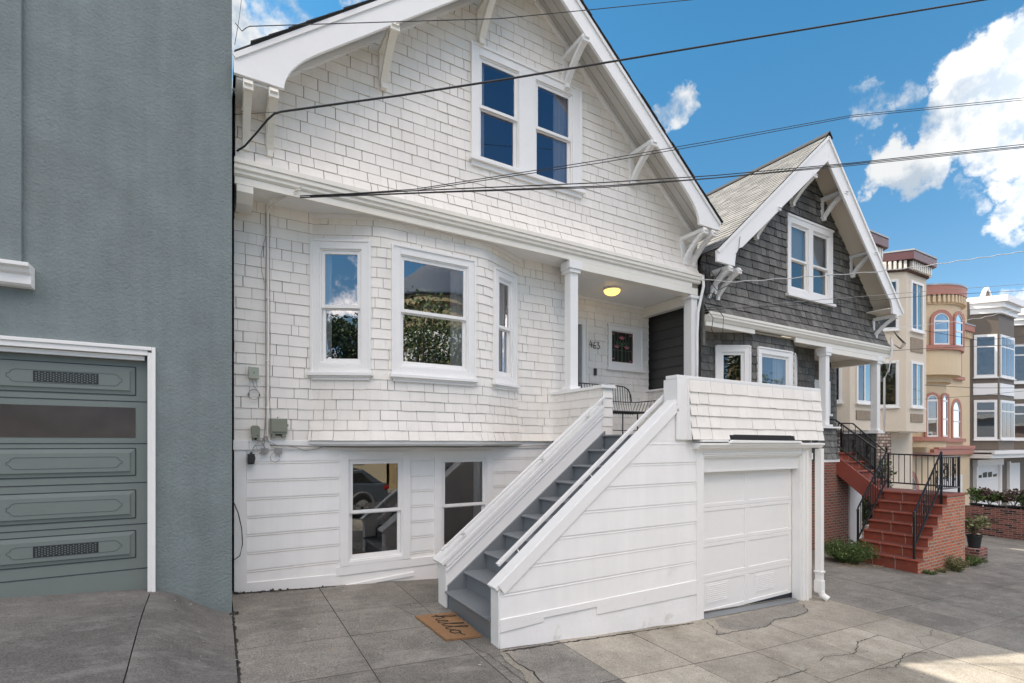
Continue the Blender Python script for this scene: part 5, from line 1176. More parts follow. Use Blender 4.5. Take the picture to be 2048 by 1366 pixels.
# doormat
dmt = empty('doormat', (2.2, 5.2, .02), 'tan coir doormat with hello in script, before the steps', 'doormat')
b = MB(); P4 = [(1.99,5.61),(2.05,4.83),(2.44,4.80),(2.47,5.59)]
rg = random.Random(2); ed = []
for p, q in zip(P4, P4[1:]+P4[:1]):
    for i in range(14): ed.append((p[0]+(q[0]-p[0])*i/14+rg.uniform(-.005,.005), p[1]+(q[1]-p[1])*i/14+rg.uniform(-.005,.005)))
top = [b.pt((x,y,gz(x,y)+.022)) for x,y in ed]; bot_ = [b.pt((x,y,gz(x,y)+.002)) for x,y in ed]
b.f.append(top); b.m.append(0); b.t.append(1)
for i in range(len(ed)): j = (i+1) % len(ed); b.f.append([bot_[i],bot_[j],top[j],top[i]]); b.m.append(0); b.t.append(1)
b.build('coir_pile', coir, dmt)
# script lettering, written along the length of the mat; s along the mat, t across
def MP(s_, t_):
    a = (1.99+(2.05-1.99)*s_, 5.61+(4.83-5.61)*s_); c = (2.47+(2.44-2.47)*s_, 5.59+(4.80-5.59)*s_)
    x, y = c[0]+(a[0]-c[0])*t_, c[1]+(a[1]-c[1])*t_; return x, y, gz(x, y)+.025
hello = [[(.06,.42),(.12,.50),(.18,.72),(.17,.88),(.13,.85),(.12,.60),(.12,.30),(.15,.50),(.20,.56),(.22,.45),(.23,.34),(.27,.32),(.32,.40),(.36,.50),(.35,.56),(.31,.52),(.31,.38),(.35,.30),(.40,.34),(.47,.60),(.50,.82),(.47,.88),(.45,.70),(.45,.42),(.48,.31),(.53,.38),(.60,.62),(.63,.84),(.60,.90),(.58,.72),(.58,.42),(.61,.30),(.67,.34),(.72,.50),(.77,.55),(.82,.48),(.82,.36),(.77,.29),(.72,.34),(.72,.46),(.78,.54),(.86,.50),(.92,.56)]]
b = MB()
def smooth_(P, n=5):
    o = []
    for i in range(len(P)-1):
        p0 = P[max(i-1,0)]; p1 = P[i]; p2 = P[i+1]; p3 = P[min(i+2,len(P)-1)]
        for k in range(n):
            t = k/n; o.append(tuple(.5*((2*p1[j])+(-p0[j]+p2[j])*t+(2*p0[j]-5*p1[j]+4*p2[j]-p3[j])*t*t+(-p0[j]+3*p1[j]-3*p2[j]+p3[j])*t**3) for j in (0,1)))
    o.append(P[-1]); return o
for st_ in hello:
    S = [MP(s_, .04+(1-t_)*1.0-.08) for s_, t_ in smooth_(st_)]
    for p, q in zip(S, S[1:]):
        d_ = Vector((q[0]-p[0], q[1]-p[1])); 
        if d_.length < 1e-5: continue
        d_.normalize(); w_ = .0085; n_ = Vector((-d_.y, d_.x))*w_; ex = d_*.003
        b.face(((p[0]+n_.x-ex.x,p[1]+n_.y-ex.y,p[2]),(p[0]-n_.x-ex.x,p[1]-n_.y-ex.y,p[2]),(q[0]-n_.x+ex.x,q[1]-n_.y+ex.y,q[2]),(q[0]+n_.x+ex.x,q[1]+n_.y+ex.y,q[2])))
b.build('lettering', inkm, dmt)
# ================================================================== CABLES
CAB = {
'feeder' : [(0.2, 6.78, 5.41), (0.21, 6.72, 5.46), (0.29, 6.55, 5.46), (0.39, 6.38, 5.54), (0.5, 6.2, 5.64), (0.56, 6.14, 5.69), (0.63, 6.13, 5.73), (1.8, 5.56, 5.98), (3.02, 5.07, 6.32), (5.93, 4.06, 7.26), (9.16, 2.74, 8.19), (13.04, 1.16, 9.31)] ,
'thin_top' : [(0.18, 6.04, 6.46), (0.24, 6.0, 6.37), (0.28, 6.1, 6.49), (0.32, 6.19, 6.59), (0.9, 5.96, 6.69), (3.01, 5.42, 7.26), (5.61, 4.83, 8.19), (8.73, 4.12, 9.31)] ,
'stub' : [(0.19, 6.73, 5.89), (0.63, 6.13, 5.73)] ,
'b1' : [(0.87, 6.5, 5.01), (2.64, 6.1, 5.37), (4.85, 5.62, 5.82), (6.99, 5.41, 6.4), (9.53, 4.61, 6.93), (13.38, 3.39, 7.79), (18.0, 1.93, 8.82)] ,
'b2' : [(0.87, 6.5, 4.99), (2.64, 6.1, 5.34), (4.85, 5.62, 5.77), (6.99, 5.41, 6.36), (9.53, 4.61, 6.91), (13.38, 3.39, 7.75), (18.0, 1.93, 8.76)] ,
'b3' : [(0.87, 6.45, 4.97), (2.64, 6.1, 5.33), (4.85, 5.62, 5.75), (6.9, 5.34, 6.3), (9.42, 4.56, 6.83), (13.24, 3.36, 7.67), (17.82, 1.92, 8.68)] ,
'p1' : [(0.98, 6.49, 5.03), (2.21, 6.24, 5.32), (4.79, 5.65, 6.14), (6.99, 5.41, 6.97), (9.53, 4.61, 7.76), (13.38, 3.39, 8.68), (18.0, 1.93, 9.78)] ,
'p2' : [(0.98, 6.49, 5.02), (2.21, 6.24, 5.3), (4.79, 5.65, 6.1), (6.99, 5.41, 6.93), (9.53, 4.61, 7.73), (13.38, 3.39, 8.64), (18.0, 1.93, 9.73)] ,
'white' : [(7.98, 6.45, 5.16), (8.6, 6.2, 5.15), (10.65, 5.58, 5.44), (12.02, 5.24, 5.66), (13.36, 4.91, 5.92), (16.56, 4.2, 6.61), (20.4, 3.35, 7.44)] ,
'g1' : [(8.25, 6.64, 4.68), (10.93, 5.87, 5.06), (13.68, 5.07, 5.45), (16.83, 4.27, 5.9), (20.61, 3.31, 6.44)] ,
'g2' : [(8.27, 6.63, 4.67), (11.59, 5.61, 5.03), (13.68, 5.07, 5.35), (16.83, 4.27, 5.74), (20.61, 3.31, 6.21)] ,
'h' : [(15.63, 6.6, 5.14), (16.95, 6.29, 5.33), (19.57, 5.91, 5.77), (22.07, 5.6, 6.34), (25.07, 5.23, 7.02)] ,
'i' : [(15.6, 6.62, 4.54), (16.95, 6.29, 4.68), (19.57, 5.91, 4.94), (22.07, 5.6, 5.18), (25.07, 5.23, 5.47)] ,
'j' : [(21.79, 8.08, 6.07), (24.79, 7.49, 5.92), (27.59, 7.0, 6.3), (30.95, 6.41, 6.76)] ,
'k' : [(21.79, 8.08, 4.13), (24.62, 7.58, 4.14), (27.59, 7.0, 4.25), (31.15, 6.3, 4.38)] ,
'l' : [(21.79, 8.08, 3.63), (24.62, 7.58, 3.84), (27.59, 7.0, 4.13), (31.15, 6.3, 4.48)] ,
'pole1' : [(0.31, 7.93, 8.19), (0.28, 7.95, 7.91), (0.23, 7.98, 7.57)] ,

}
CL = {'feeder': ('thick black service cable crossing the gable and its window pair', .017, cabm), 'thin_top': ('thin dark wire crossing near the top of the gable', .007, cabm),
 'stub': ('short thin wire from the left wall to the thick cable', .004, cabm),
 'b1': ('upper line of the tight black cable bundle to the cornice', .011, cabm), 'b2': ('middle line of the tight black cable bundle to the cornice', .011, cabm), 'b3': ('lowest line of the tight black cable bundle to the cornice', .009, cabm),
 'p1': ('upper of two thin wires climbing across the lower gable', .008, cabm), 'p2': ('lower of two thin wires climbing across the lower gable', .008, cabm),
 'white': ('pale twisted service cable crossing the charcoal gable', .014, cabw), 'g1': ('upper of two thin wires at the foot of the charcoal gable', .008, cabg), 'g2': ('lower of two thin wires at the foot of the charcoal gable', .008, cabm),
 'h': ('pale wire leaving the right bracket of the charcoal house', .010, cabw), 'i': ('dark wire leaving the porch corner of the charcoal house', .010, cabm),
 'j': ('dark wire sagging across the rounded bay and brown house', .013, cabm), 'k': ('dark level wire below the rounded bay', .014, cabm), 'l': ('dark wire over the arched lower windows', .012, cabm), 'pole1': ('thin wire rising beside the grey building above the roof', .006, cabm)}
for k, pts in CAB.items():
    lb, r_, mm_ = CL[k]
    if k == 'white' or k == 'h':
        P_ = []
        for p, q in zip(pts, pts[1:]):
            n_ = max(2, int((Vector(q)-Vector(p)).length/.12))
            for i in range(n_): t = i/n_; P_.append((p[0]+(q[0]-p[0])*t, p[1]+(q[1]-p[1])*t, p[2]+(q[2]-p[2])*t + .010*math.sin(len(P_)*1.1)))
        P_.append(pts[-1]); pts = P_
    b = MB(); b.tube(pts, r_*.66, 6); tag(b.build('overhead_cable', mm_, None, smooth=True), lb, 'cable', 'overhead service cables')
b = MB(); b.tube([(8.17,6.60,5.36),(8.16,6.57,5.1),(8.13,6.60,4.9),(8.06,6.62,4.6),(8.03,6.62,4.2),(8.04,6.63,3.6),(8.04,6.64,2.93)], .028, 8)
tag(b.build('service_conduit', wtrim, None, smooth=True), 'white service pipe bending down the right porch post', 'pipe')
b = MB(); 
for pts in ([(8.17,6.58,5.36),(8.25,6.5,5.2),(8.28,6.52,4.98),(8.45,6.5,4.95)], [(8.19,6.58,5.36),(8.32,6.5,5.15),(8.40,6.45,5.02),(8.6,6.3,5.13)], [(8.17,6.58,5.38),(8.22,6.5,5.45),(8.35,6.45,5.25),(8.2,6.5,5.0),(8.3,6.5,4.85)], [(8.25,6.55,4.69),(8.45,6.5,4.72),(8.66,6.5,4.55),(8.64,6.5,4.25),(8.45,6.5,4.12),(8.3,6.5,4.25),(8.35,6.5,4.5),(8.25,6.6,4.69)], [(8.36,6.5,5.2),(8.5,6.38,5.5),(8.7,6.2,5.75),(8.75,6.2,6.05)]):
    b.tube([(x,y,z) for x,y,z in pts], .007, 5)
b.box((8.14,6.55,5.33),(8.22,6.62,5.40))
tag(b.build('drip_loop_wires', cabm, None), 'looping black wires at the junction of the two gables', 'wires')
b = MB(); b.tube([(15.70,6.58,4.9),(15.72,6.56,4.6),(15.70,6.58,4.3),(15.60,6.6,4.0),(15.46,6.63,3.8),(15.44,6.63,2.4)], .026, 8)
tag(b.build('service_conduit', wtrim, None, smooth=True), 'white service pipe on the right porch post of the charcoal house', 'pipe')
b = MB()
for i in range(3): b.tube([(15.66,6.5,5.05),(15.75+.05*i,6.45,4.9),(15.95+.08*i,6.4,4.75),(15.85+.05*i,6.45,4.6),(15.68,6.5,4.7)], .008, 5)
tag(b.build('drip_loop_wires', cabm, None), 'looping black wires under the right bracket of the charcoal house', 'wires')
b = MB(); b.tube([(.185,7.0,1.35),(.24,7.05,1.2),(.28,7.08,1.0),(.29,7.1,.8),(.26,7.1,.66),(.20,7.1,.62)], .006, 6)
tag(b.build('loose_wire', cabm, None), 'loose black wire bowing out by the white corner board', 'wire')
# end brackets of the cable bundle
b = MB(); b.tube([(.575,7.1,5.05),(.60,6.95,5.09),(.75,6.8,5.10),(.88,6.6,5.14)], .012, 6); b.tube([(.58,7.1,5.03),(.66,6.9,5.06),(.80,6.7,5.10),(.90,6.5,5.14)], .006, 6); b.tube([(.7,6.9,5.10),(.85,6.6,5.08),(1.0,6.5,5.05),(.95,6.5,5.14)], .004, 5)
tag(b.build('service_drop', white, None), 'white painted wires under the cornice where the cable bundle lands', 'wires')

# ================================================================== FARTHER HOUSES
def wall_block(parent, pts, z0_, z1_, m, name='wall', top=None):
    b = MB(); n = len(pts)
    for i in range(n):
        p, q = pts[i], pts[(i+1) % n]; b.face(((p[0],p[1],z0_),(q[0],q[1],z0_),(q[0],q[1],z1_),(p[0],p[1],z1_)))
    b.face([(p[0],p[1],z1_) for p in pts]); b.face([(p[0],p[1],z0_) for p in pts][::-1]); return b.build(name, m, parent)
def slider(parent, F, u0, u1, z0_, z1_, g=None, c=.09, mull=True, g2=None, fm=None):
    b = MB(F); b.box((u0,-.02,z0_),(u0+c,.05,z1_)); b.box((u1-c,-.02,z0_),(u1,.05,z1_)); b.box((u0+c,-.02,z0_),(u1-c,.049,z0_+c)); b.box((u0+c,-.02,z1_-c),(u1-c,.049,z1_)); b.box((u0-.03,0,z0_-.05),(u1+.03,.09,z0_))
    um = (u0+u1)/2
    if mull: b.box((um-.03,-.02,z0_+c),(um+.03,.03,z1_-c))
    w_ = b.build('window', fm or wtrim, parent, bevel=.004)
    for a, c_, gg_ in (((u0+c,um,None),(um,u1-c,g2)) if mull else ((u0+c,u1-c,None),))  if False else ([(u0+c,um,g or glass),(um,u1-c,g2 or g or glass)] if mull else [(u0+c,u1-c,g or glass)]):
        b = MB(F); b.face(((a,.008,z0_+c),(c_,.008,z0_+c),(c_,.008,z1_-c),(a,.008,z1_-c))); b.build('pane', gg_, w_)
    b = MB(F); b.face(((u0+c,.002,z0_+c),(u1-c,.002,z0_+c),(u1-c,.002,z1_-c),(u0+c,.002,z1_-c))); b.build('shade', dark, w_)
    return w_
def dentils(F, u0, u1, z0_, z1_, n, o0, o1, parent, m):
    b = MB(F)
    for i in range(n): a = u0+(u1-u0)*(i+.25)/n; b.box((a, o0, z0_), (a+(u1-u0)/n*.5, o1, z1_))
    return b.build('dentil_row', m, parent)
bh = empty('beige_building', (19.8, 9.2, -1.2), 'pale beige flat-roofed building with square bays and maroon cornice', 'building')
def baypts(x0_, xa_, xb_, x1_, yw, yf, d=.0): return [(x0_-d*.4,yw),(xa_-d*.4,yf-d),(xb_+d*.4,yf-d),(x1_+d*.4,yw)]
wall_block(bh, [(16,9.2),(23.7,9.2),(23.7,21),(16,21)], -2.5, 8.35, beige)
for (x0_,xa_,xb_,x1_) in ((16.5,17.35,19.1,19.9),(20.35,21.15,22.75,23.55)):
    pt_ = baypts(x0_,xa_,xb_,x1_,9.2,8.4); wall_block(bh, [*pt_, (x1_,9.6),(x0_,9.6)], 2.48, 8.25, beige, 'bay')
    wall_block(bh, [*baypts(x0_,xa_,xb_,x1_,9.2,8.4,.28), (x1_,9.7),(x0_,9.7)], 8.52, 8.80, maroon, 'cornice'); wall_block(bh, [*baypts(x0_,xa_,xb_,x1_,9.2,8.4,.08), (x1_,9.7),(x0_,9.7)], 8.16, 8.51, mat('cornice_recess', (.09,.045,.035), .8), 'cornice_recess')
    wall_block(bh, [*baypts(x0_,xa_,xb_,x1_,9.2,8.4,.30), (x1_,9.7),(x0_,9.7)], 8.81, 8.86, metalg, 'coping')
    for (p, q) in zip(pt_, pt_[1:]):
        F_ = FA(p, q); L_ = math.hypot(q[0]-p[0], q[1]-p[1]); dentils(F_, .02, L_-.02, 8.22, 8.50, max(6, int(L_/.15)), .06, .19, bh, cream)
        cw = min(1.15, L_*.62); u0_ = (L_-cw)/2
        if L_ < 1.3: u0_ -= .02
        for z0_, z1_ in ((6.1,7.9),(3.35,5.0)): slider(bh, F_, u0_, u0_+cw, z0_, z1_, g=glassl, g2=glasst, mull=L_ > 1.3)
        if L_ > 1.3:
            for z0_, z1_ in ((5.36,5.86),(2.83,3.12)): b = MB(F_); b.box((u0_+.02,0,z0_),(u0_+cw-.02,.03,z1_)); b.build('pebble_panel', pebble, bh)
    b = MB(); b.box((xa_,8.6,2.44),(xb_,9.2,2.479)); b.build('bay_soffit', wtrim, bh)
b = MB(); b.box((17.2,8.75,-2),(20.9,8.95,2.42)); tag(b.build('breeze_wall', brickmat('patterned_brick', (.62,.50,.40), (.10,.05,.04), (.12,.07,.05), bw=.26, rh=.11, ms=.02, bias=-.1, var=(.3,.2,.16)), bh))
oh = empty('ochre_building', (27.5, 9.8, -1.7), 'ochre building with a rounded bay and salmon arched windows', 'building')
wall_block(oh, [(23.7,9.8),(31.2,9.8),(31.2,21),(23.7,21)], -3, 7.55, orange)
cx, cy, rr = 25.35, 9.95, 1.72
arcp = lambda r_, n=28, a0_=math.pi, a1_=2*math.pi: [(cx+r_*math.cos(a0_+(a1_-a0_)*i/n), cy+r_*math.sin(a0_+(a1_-a0_)*i/n)*.95) for i in range(n+1)]
def cyl(r_, z0_, z1_, m, name): return wall_block(oh, arcp(r_), z0_, z1_, m, name)
cyl(rr, 4.75, 7.5, orange, 'rounded_bay'); cyl(rr+.18, 7.85, 8.2, pinkt, 'cornice'); cyl(rr+.05, 7.5, 7.86, orange, 'cornice_band'); cyl(rr+.2, 8.2, 8.26, metalg, 'coping'); cyl(rr+.10, 5.72, 5.9, pinkt, 'belt_course'); cyl(rr*.82, 4.5, 4.76, orange, 'bay_base'); cyl(rr*.72, 1.9, 4.5, orange, 'lower_bay'); cyl(rr*.72+.1, 2.15, 2.32, pinkt, 'belt_course')
f_, L_ = FP(arcp(rr+.06)); dentils(f_, .1, L_[-1]-.1, 7.55, 7.84, 30, 0, .10, oh, orange)
b = MB(); b.box((26.9,9.65,1.55),(31.25,9.79,1.8)); b.box((27.3,9.62,1.8),(31.3,9.79,1.95)); b.box((23.7,9.66,1.5),(26.95,9.79,1.65)); b.build('belt_course', pinkt, oh)
b = MB(); b.box((27.0,9.62,7.35),(31.25,9.8,7.62)); b.build('cornice', pinkt, oh); dentils(FR(9.8), 27.0, 31.2, 7.05, 7.34, 22, 0, .12, oh, orange); b = MB(); b.box((27.0,9.6,7.62),(31.25,9.8,7.68)); b.build('coping', metalg, oh)
def arched(parent, F, uc, w_, z0_, z1_, tw=.14, rail=.45, sub=True):
    r_ = w_/2; n = 10
    ring = lambda rad, zz: [(uc-rad, z0_)] + [(uc-rad*math.cos(math.pi*i/n), zz+rad*math.sin(math.pi*i/n)) for i in range(n+1)] + [(uc+rad, z0_)]
    zc = z1_-r_; A = ring(r_, zc); B = ring(r_+tw, zc); C_ = ring(r_-.05, zc)
    b = MB(F)
    for i in range(len(A)-1):
        b.face(((A[i][0],.05,A[i][1]),(A[i+1][0],.05,A[i+1][1]),(B[i+1][0],.05,B[i+1][1]),(B[i][0],.05,B[i][1]))); b.face(((B[i][0],.05,B[i][1]),(B[i+1][0],.05,B[i+1][1]),(B[i+1][0],0,B[i+1][1]),(B[i][0],0,B[i][1]))); b.face(((A[i][0],.05,A[i][1]),(A[i+1][0],.05,A[i+1][1]),(A[i+1][0],.0,A[i+1][1]),(A[i][0],.0,A[i][1])))
    b.build('arch_trim', pinkt, parent)
    b = MB(F)
    for i in range(len(A)-1): b.face(((C_[i][0],.03,C_[i][1]),(C_[i+1][0],.03,C_[i+1][1]),(A[i+1][0],.03,A[i+1][1]),(A[i][0],.03,A[i][1])))
    zr = z0_+(z1_-z0_)*rail; b.box((uc-r_,.0,zr-.035),(uc+r_,.035,zr+.035)); b.box((uc-r_,.0,z0_),(uc+r_,.036,z0_+.06)); b.box((uc-r_,.0,zc-.05),(uc+r_,.034,zc+.02)); w1 = b.build('window', wtrim, parent)
    b = MB(F); b.face([(p[0],.012,p[1]) for p in C_]); b.build('pane', glassl, w1); b = MB(F); b.face([(p[0],.005,p[1]) for p in C_]); b.build('shade', shd, w1)
for an in (238, 268, 296, 322):
    a_ = R(an); p = Vector((cx+rr*math.cos(a_), cy+rr*math.sin(a_)*.95)); tdir = Vector((-math.sin(a_), math.cos(a_)*.95)).normalized(); F_ = FA(tuple(p-tdir*.5), tuple(p+tdir*.5)); arched(oh, (lambda F_: lambda u,o,v: F_(u, o+.02, v))(F_), .5, .62, 5.9, 7.15, .12)
    p = Vector((cx+rr*.72*math.cos(a_), cy+rr*.72*math.sin(a_)*.95)); F_ = FA(tuple(p-tdir*.5), tuple(p+tdir*.5)); arched(oh, (lambda F_: lambda u,o,v: F_(u, o+.03, v))(F_), .5, .44, 2.32, 4.0, .09, .42)
arched(oh, FR(9.8), 29.6, .8, 5.2, 7.0, .14); arched(oh, FR(9.8), 28.0, .8, 2.3, 4.0, .14); arched(oh, FR(9.8), 29.6, .8, 2.3, 4.0, .14)
b = MB(FR(9.8)); b.box((29.2,0,5.0),(30.3,.12,5.15)); b.box((26.7,0,2.12),(30.4,.12,2.28)); b.build('sill', pinkt, oh)
arched(oh, FR(9.8), 24.9, 1.3, -2, .75, .2); b = MB(FR(9.8)); b.box((27.6,.0,-2),(29.9,.04,.55)); b.box((27.4,0,-2),(27.6,.08,.6)); b.box((29.9,0,-2),(30.1,.08,.6)); b.build('garage_door', wtrim, oh)
bw_ = empty('brown_building', (35, 9.9, -2.2), 'dark brown building with white-trimmed angled bays and a peaked parapet', 'building')
wall_block(bw_, [(31.2,9.9),(44.5,9.9),(44.5,21),(31.2,21)], -4, 8.9, brown)
for (x0_,xa_,xb_,x1_) in ((31.6,32.4,34.45,35.2),(36.3,37.1,39.2,40)):
    pt_ = baypts(x0_,xa_,xb_,x1_,9.9,9.1); wall_block(bw_, [*pt_,(x1_,10.2),(x0_,10.2)], 1.75, 8.5, brown, 'bay')
    for d_, z0_, z1_ in ((.12,8.3,8.55),(.24,8.55,8.8),(.36,8.8,9.1)): wall_block(bw_, [*baypts(x0_,xa_,xb_,x1_,9.9,9.1,d_),(x1_,10.3),(x0_,10.3)], z0_, z1_, wtrim, 'cornice')
    for p, q in zip(pt_, pt_[1:]):
        F_ = FA(p, q); Lw = math.hypot(q[0]-p[0], q[1]-p[1]); u0_ = .12; u1_ = Lw-.08
        for z0_, z1_ in ((5.25,7.3),(2.25,4.15)):
            b = MB(F_); b.box((u0_,0,z0_),(u1_,.05,z1_)); 
            b.box((u0_-.04,0,z0_-.06),(u1_+.04,.10,z0_)); wo_ = b.build('window', wtrim, bw_)
            zt2 = z1_-(z1_-z0_)*.28; k_ = 3 if Lw > 1.3 else 1; ww = (u1_-u0_-.24-.06*(k_-1))/k_
            for i in range(k_):
                a_ = u0_+.12+i*(ww+.06)
                for za_, zb2 in ((z0_+.12, zt2-.04),(zt2+.04, z1_-.12)):
                    b = MB(F_); b.face(((a_,.06,za_),(a_+ww,.06,za_),(a_+ww,.06,zb2),(a_,.06,zb2))); b.build('pane', glassl, wo_); b = MB(F_); b.face(((a_,.054,za_),(a_+ww,.054,za_),(a_+ww,.054,zb2),(a_,.054,zb2))); b.build('shade', dark if (i+int(z0_)+int(zt2*7)) % 2 else shd, wo_)
        b = MB(F_); b.box((.10,0,4.4),(Lw-.06,.03,4.95)); b.build('bay_panel', wtrim, bw_)
b = MB(); b.box((31.2,9.0,1.35),(44.5,9.88,1.62)); b.box((31.2,8.9,1.55),(44.5,9.88,1.72)); b.build('belt_course', wtrim, bw_)
b = MB(); b.prism([(32.2,8.9),(34.4,8.9),(33.8,9.15),(33.5,9.55),(33.25,9.75),(33.0,9.55),(32.7,9.15)], 9.75, 9.9); b.build('parapet_gable', brown, bw_)
b = MB(); tr_ = [(32.1,8.95),(32.65,9.18),(32.98,9.60),(33.25,9.82),(33.52,9.60),(33.85,9.18),(34.5,8.95)]
for p, q in zip(tr_, tr_[1:]): b.beam((p[0],9.80,p[1]),(q[0],9.80,q[1]),.18,.07,side=(0,1,0))
b.build('parapet_trim', wtrim, bw_)
b = MB(FR(9.9)); b.box((31.9,0,-3),(32.1,.15,1.2)); b.box((35.0,0,-3),(35.2,.15,1.2)); b.box((31.85,0,.95),(35.25,.2,1.25)); b.box((32.1,0,-3),(35.0,.04,.95)); gfd = b.build('garage_door', wtrim, bw_)
b = MB(FR(9.9))
for i in range(4):
    u = 32.35+i*.66; b.prism([(u,.35),(u+.5,.35),(u+.5,.5+.12*(1.5-abs(i-1.5))),(u,.5+.12*(1.5-abs(i-1.5))-.03)], .04, .05)
b.build('fanlight', blackgl, gfd)
b = MB(FR(9.9)); b.box((36.6,0,-3),(38.2,.05,1.0)); b.box((36.4,0,-3),(36.6,.12,1.1)); b.build('entry_door', wtrim, bw_)
fh = empty('white_building', (50, 9, -3), 'white building beyond the brown one at the right edge', 'building')
wall_block(fh, [(44.6,9.5),(60,9.5),(60,20),(44.6,20)], -6, 8.3, wtrim)
for i in range(3): slider(fh, FR(9.5), 45.5+i*4, 47.5+i*4, 4, 6.5)

# ================================================================== PLANTS
def leaves(b, c, rad, n, size, rg, flat=.6, mi=0, shell=.5, up=0):
    for i in range(n):
        while True:
            d = Vector((rg.uniform(-1,1), rg.uniform(-1,1), rg.uniform(-1,1)))
            if .01 < d.length <= 1: break
        d = d.normalized() * (shell + (1-shell)*rg.random())
        p = Vector(c) + Vector((d.x*rad[0], d.y*rad[1], d.z*rad[2]))
        a = Vector((rg.uniform(-1,1), rg.uniform(-1,1), rg.uniform(-.5,.9)+up)).normalized(); s_ = a.cross(Vector((rg.uniform(-1,1), rg.uniform(-1,1), rg.uniform(-1,1)))).normalized(); L_ = size*rg.uniform(.6,1.4); W_2 = L_*.5*flat
        b.face((p, p+a*L_*.5+s_*W_2, p+a*L_, p+a*L_*.5-s_*W_2), mi, rg.random())
def clump(name, c, R_, H_, n, m, label, cat, lw=.012, seed=1, group=None):
    """low tuft of arching stems with small leaves"""
    b = MB(); rg = random.Random(seed)
    for i in range(n):
        an = rg.uniform(0, 6.283); r0 = R_*.35*rg.random(); r1 = R_*rg.uniform(.4, 1.0); h_ = H_*rg.uniform(.45, 1.0)*(1.1-.5*r1/R_)
        p0 = Vector((c[0]+math.cos(an)*r0, c[1]+math.sin(an)*r0, gz(c[0], c[1])-.01 if c[2] is None else c[2])); p2 = Vector((c[0]+math.cos(an)*r1, c[1]+math.sin(an)*r1, p0.z+h_)); p1 = (p0+p2)/2 + Vector((0,0,h_*.25))
        tn = rg.random(); prev = p0; sd = Vector((-math.sin(an), math.cos(an), 0))
        for k in range(1, 5):
            t = k/4; q = p0*(1-t)**2 + p1*2*t*(1-t) + p2*t*t; w0 = lw*.3*(1-(k-1)/4.5); w1_ = lw*.3*(1-k/4.5); b.face((prev-sd*w0, prev+sd*w0, q+sd*w1_, q-sd*w1_), 0, tn*.6)
            for j in range(3):
                dd = Vector((rg.uniform(-1,1), rg.uniform(-1,1), rg.uniform(-.2,1))).normalized(); s2 = dd.cross(Vector((rg.random(),rg.random(),rg.random()))).normalized(); L_ = lw*rg.uniform(1.2,2.6); b.face((q, q+dd*L_*.5+s2*L_*.28, q+dd*L_, q+dd*L_*.5-s2*L_*.28), 0, min(1, tn*.6+.4*rg.random()))
            prev = q
    return tag(b.build(name, m, None, recalc=False), label, cat, group)
clump('weed', (12.30,6.0,None), .60, .62, 620, leafw, 'big bushy green weed at the left foot of the red steps', 'weed', .020, 1, 'weeds around the red steps')
clump('weed', (14.25,4.72,None), .28, .40, 190, leafo, 'yellow-green tuft at the middle of the brick stair wall', 'weed', .016, 2, 'weeds around the red steps')
clump('weed', (13.05,4.76,None), .16, .10, 70, leafw, 'flat little weed at the street corner of the red steps', 'weed', .012, 3, 'weeds around the red steps')
clump('weed', (13.65,4.76,None), .14, .12, 50, leafo, 'small thin weed between the corner weed and the yellow tuft', 'weed', .012, 4, 'weeds around the red steps')
clump('weed', (15.75,4.95,None), .34, .30, 160, leafw, 'dark trailing weed at the right end of the brick stair wall', 'weed', .018, 5, 'weeds around the red steps')
b = MB(); rg = random.Random(9)
for i in range(420):
    an = rg.uniform(0,6.28); r_ = rg.random()**.5; x = 12.45+math.cos(an)*.75*r_; y = 5.78+math.sin(an)*.36*r_; a2 = rg.uniform(0,3.14); L_ = rg.uniform(.02,.06); z = gz(x,y)+.004+rg.random()*.02
    if x > 12.74 and y > 4.9: continue
    b.face(((x,y,z),(x+math.cos(a2)*L_,y+math.sin(a2)*L_,z+rg.uniform(0,.012)),(x+math.cos(a2)*L_-math.sin(a2)*.008,y+math.sin(a2)*L_+math.cos(a2)*.008,z+.004),(x-math.sin(a2)*.008,y+math.cos(a2)*.008,z)))
tag(b.build('leaf_litter', straw, None, recalc=False), kind='stuff')
b = MB(); rg = random.Random(19)
for i in range(60):
    x = .20+rg.random()**2*1.1; y = 7.12-rg.random()*.04; 
    if i < 22: x = .165+rg.uniform(-.03,.05); y = 6.37-rg.random()*.07
    s_ = rg.uniform(.006,.016); z = gz(x,y)+rg.uniform(0,.015); b.face(((x-s_,y,z),(x+s_*.5,y-s_,z),(x+s_,y+.002,z+s_),(x-s_*.4,y+s_*.3,z+s_*1.4)))
tag(b.build('corner_debris', crackm, None, recalc=False), kind='stuff')
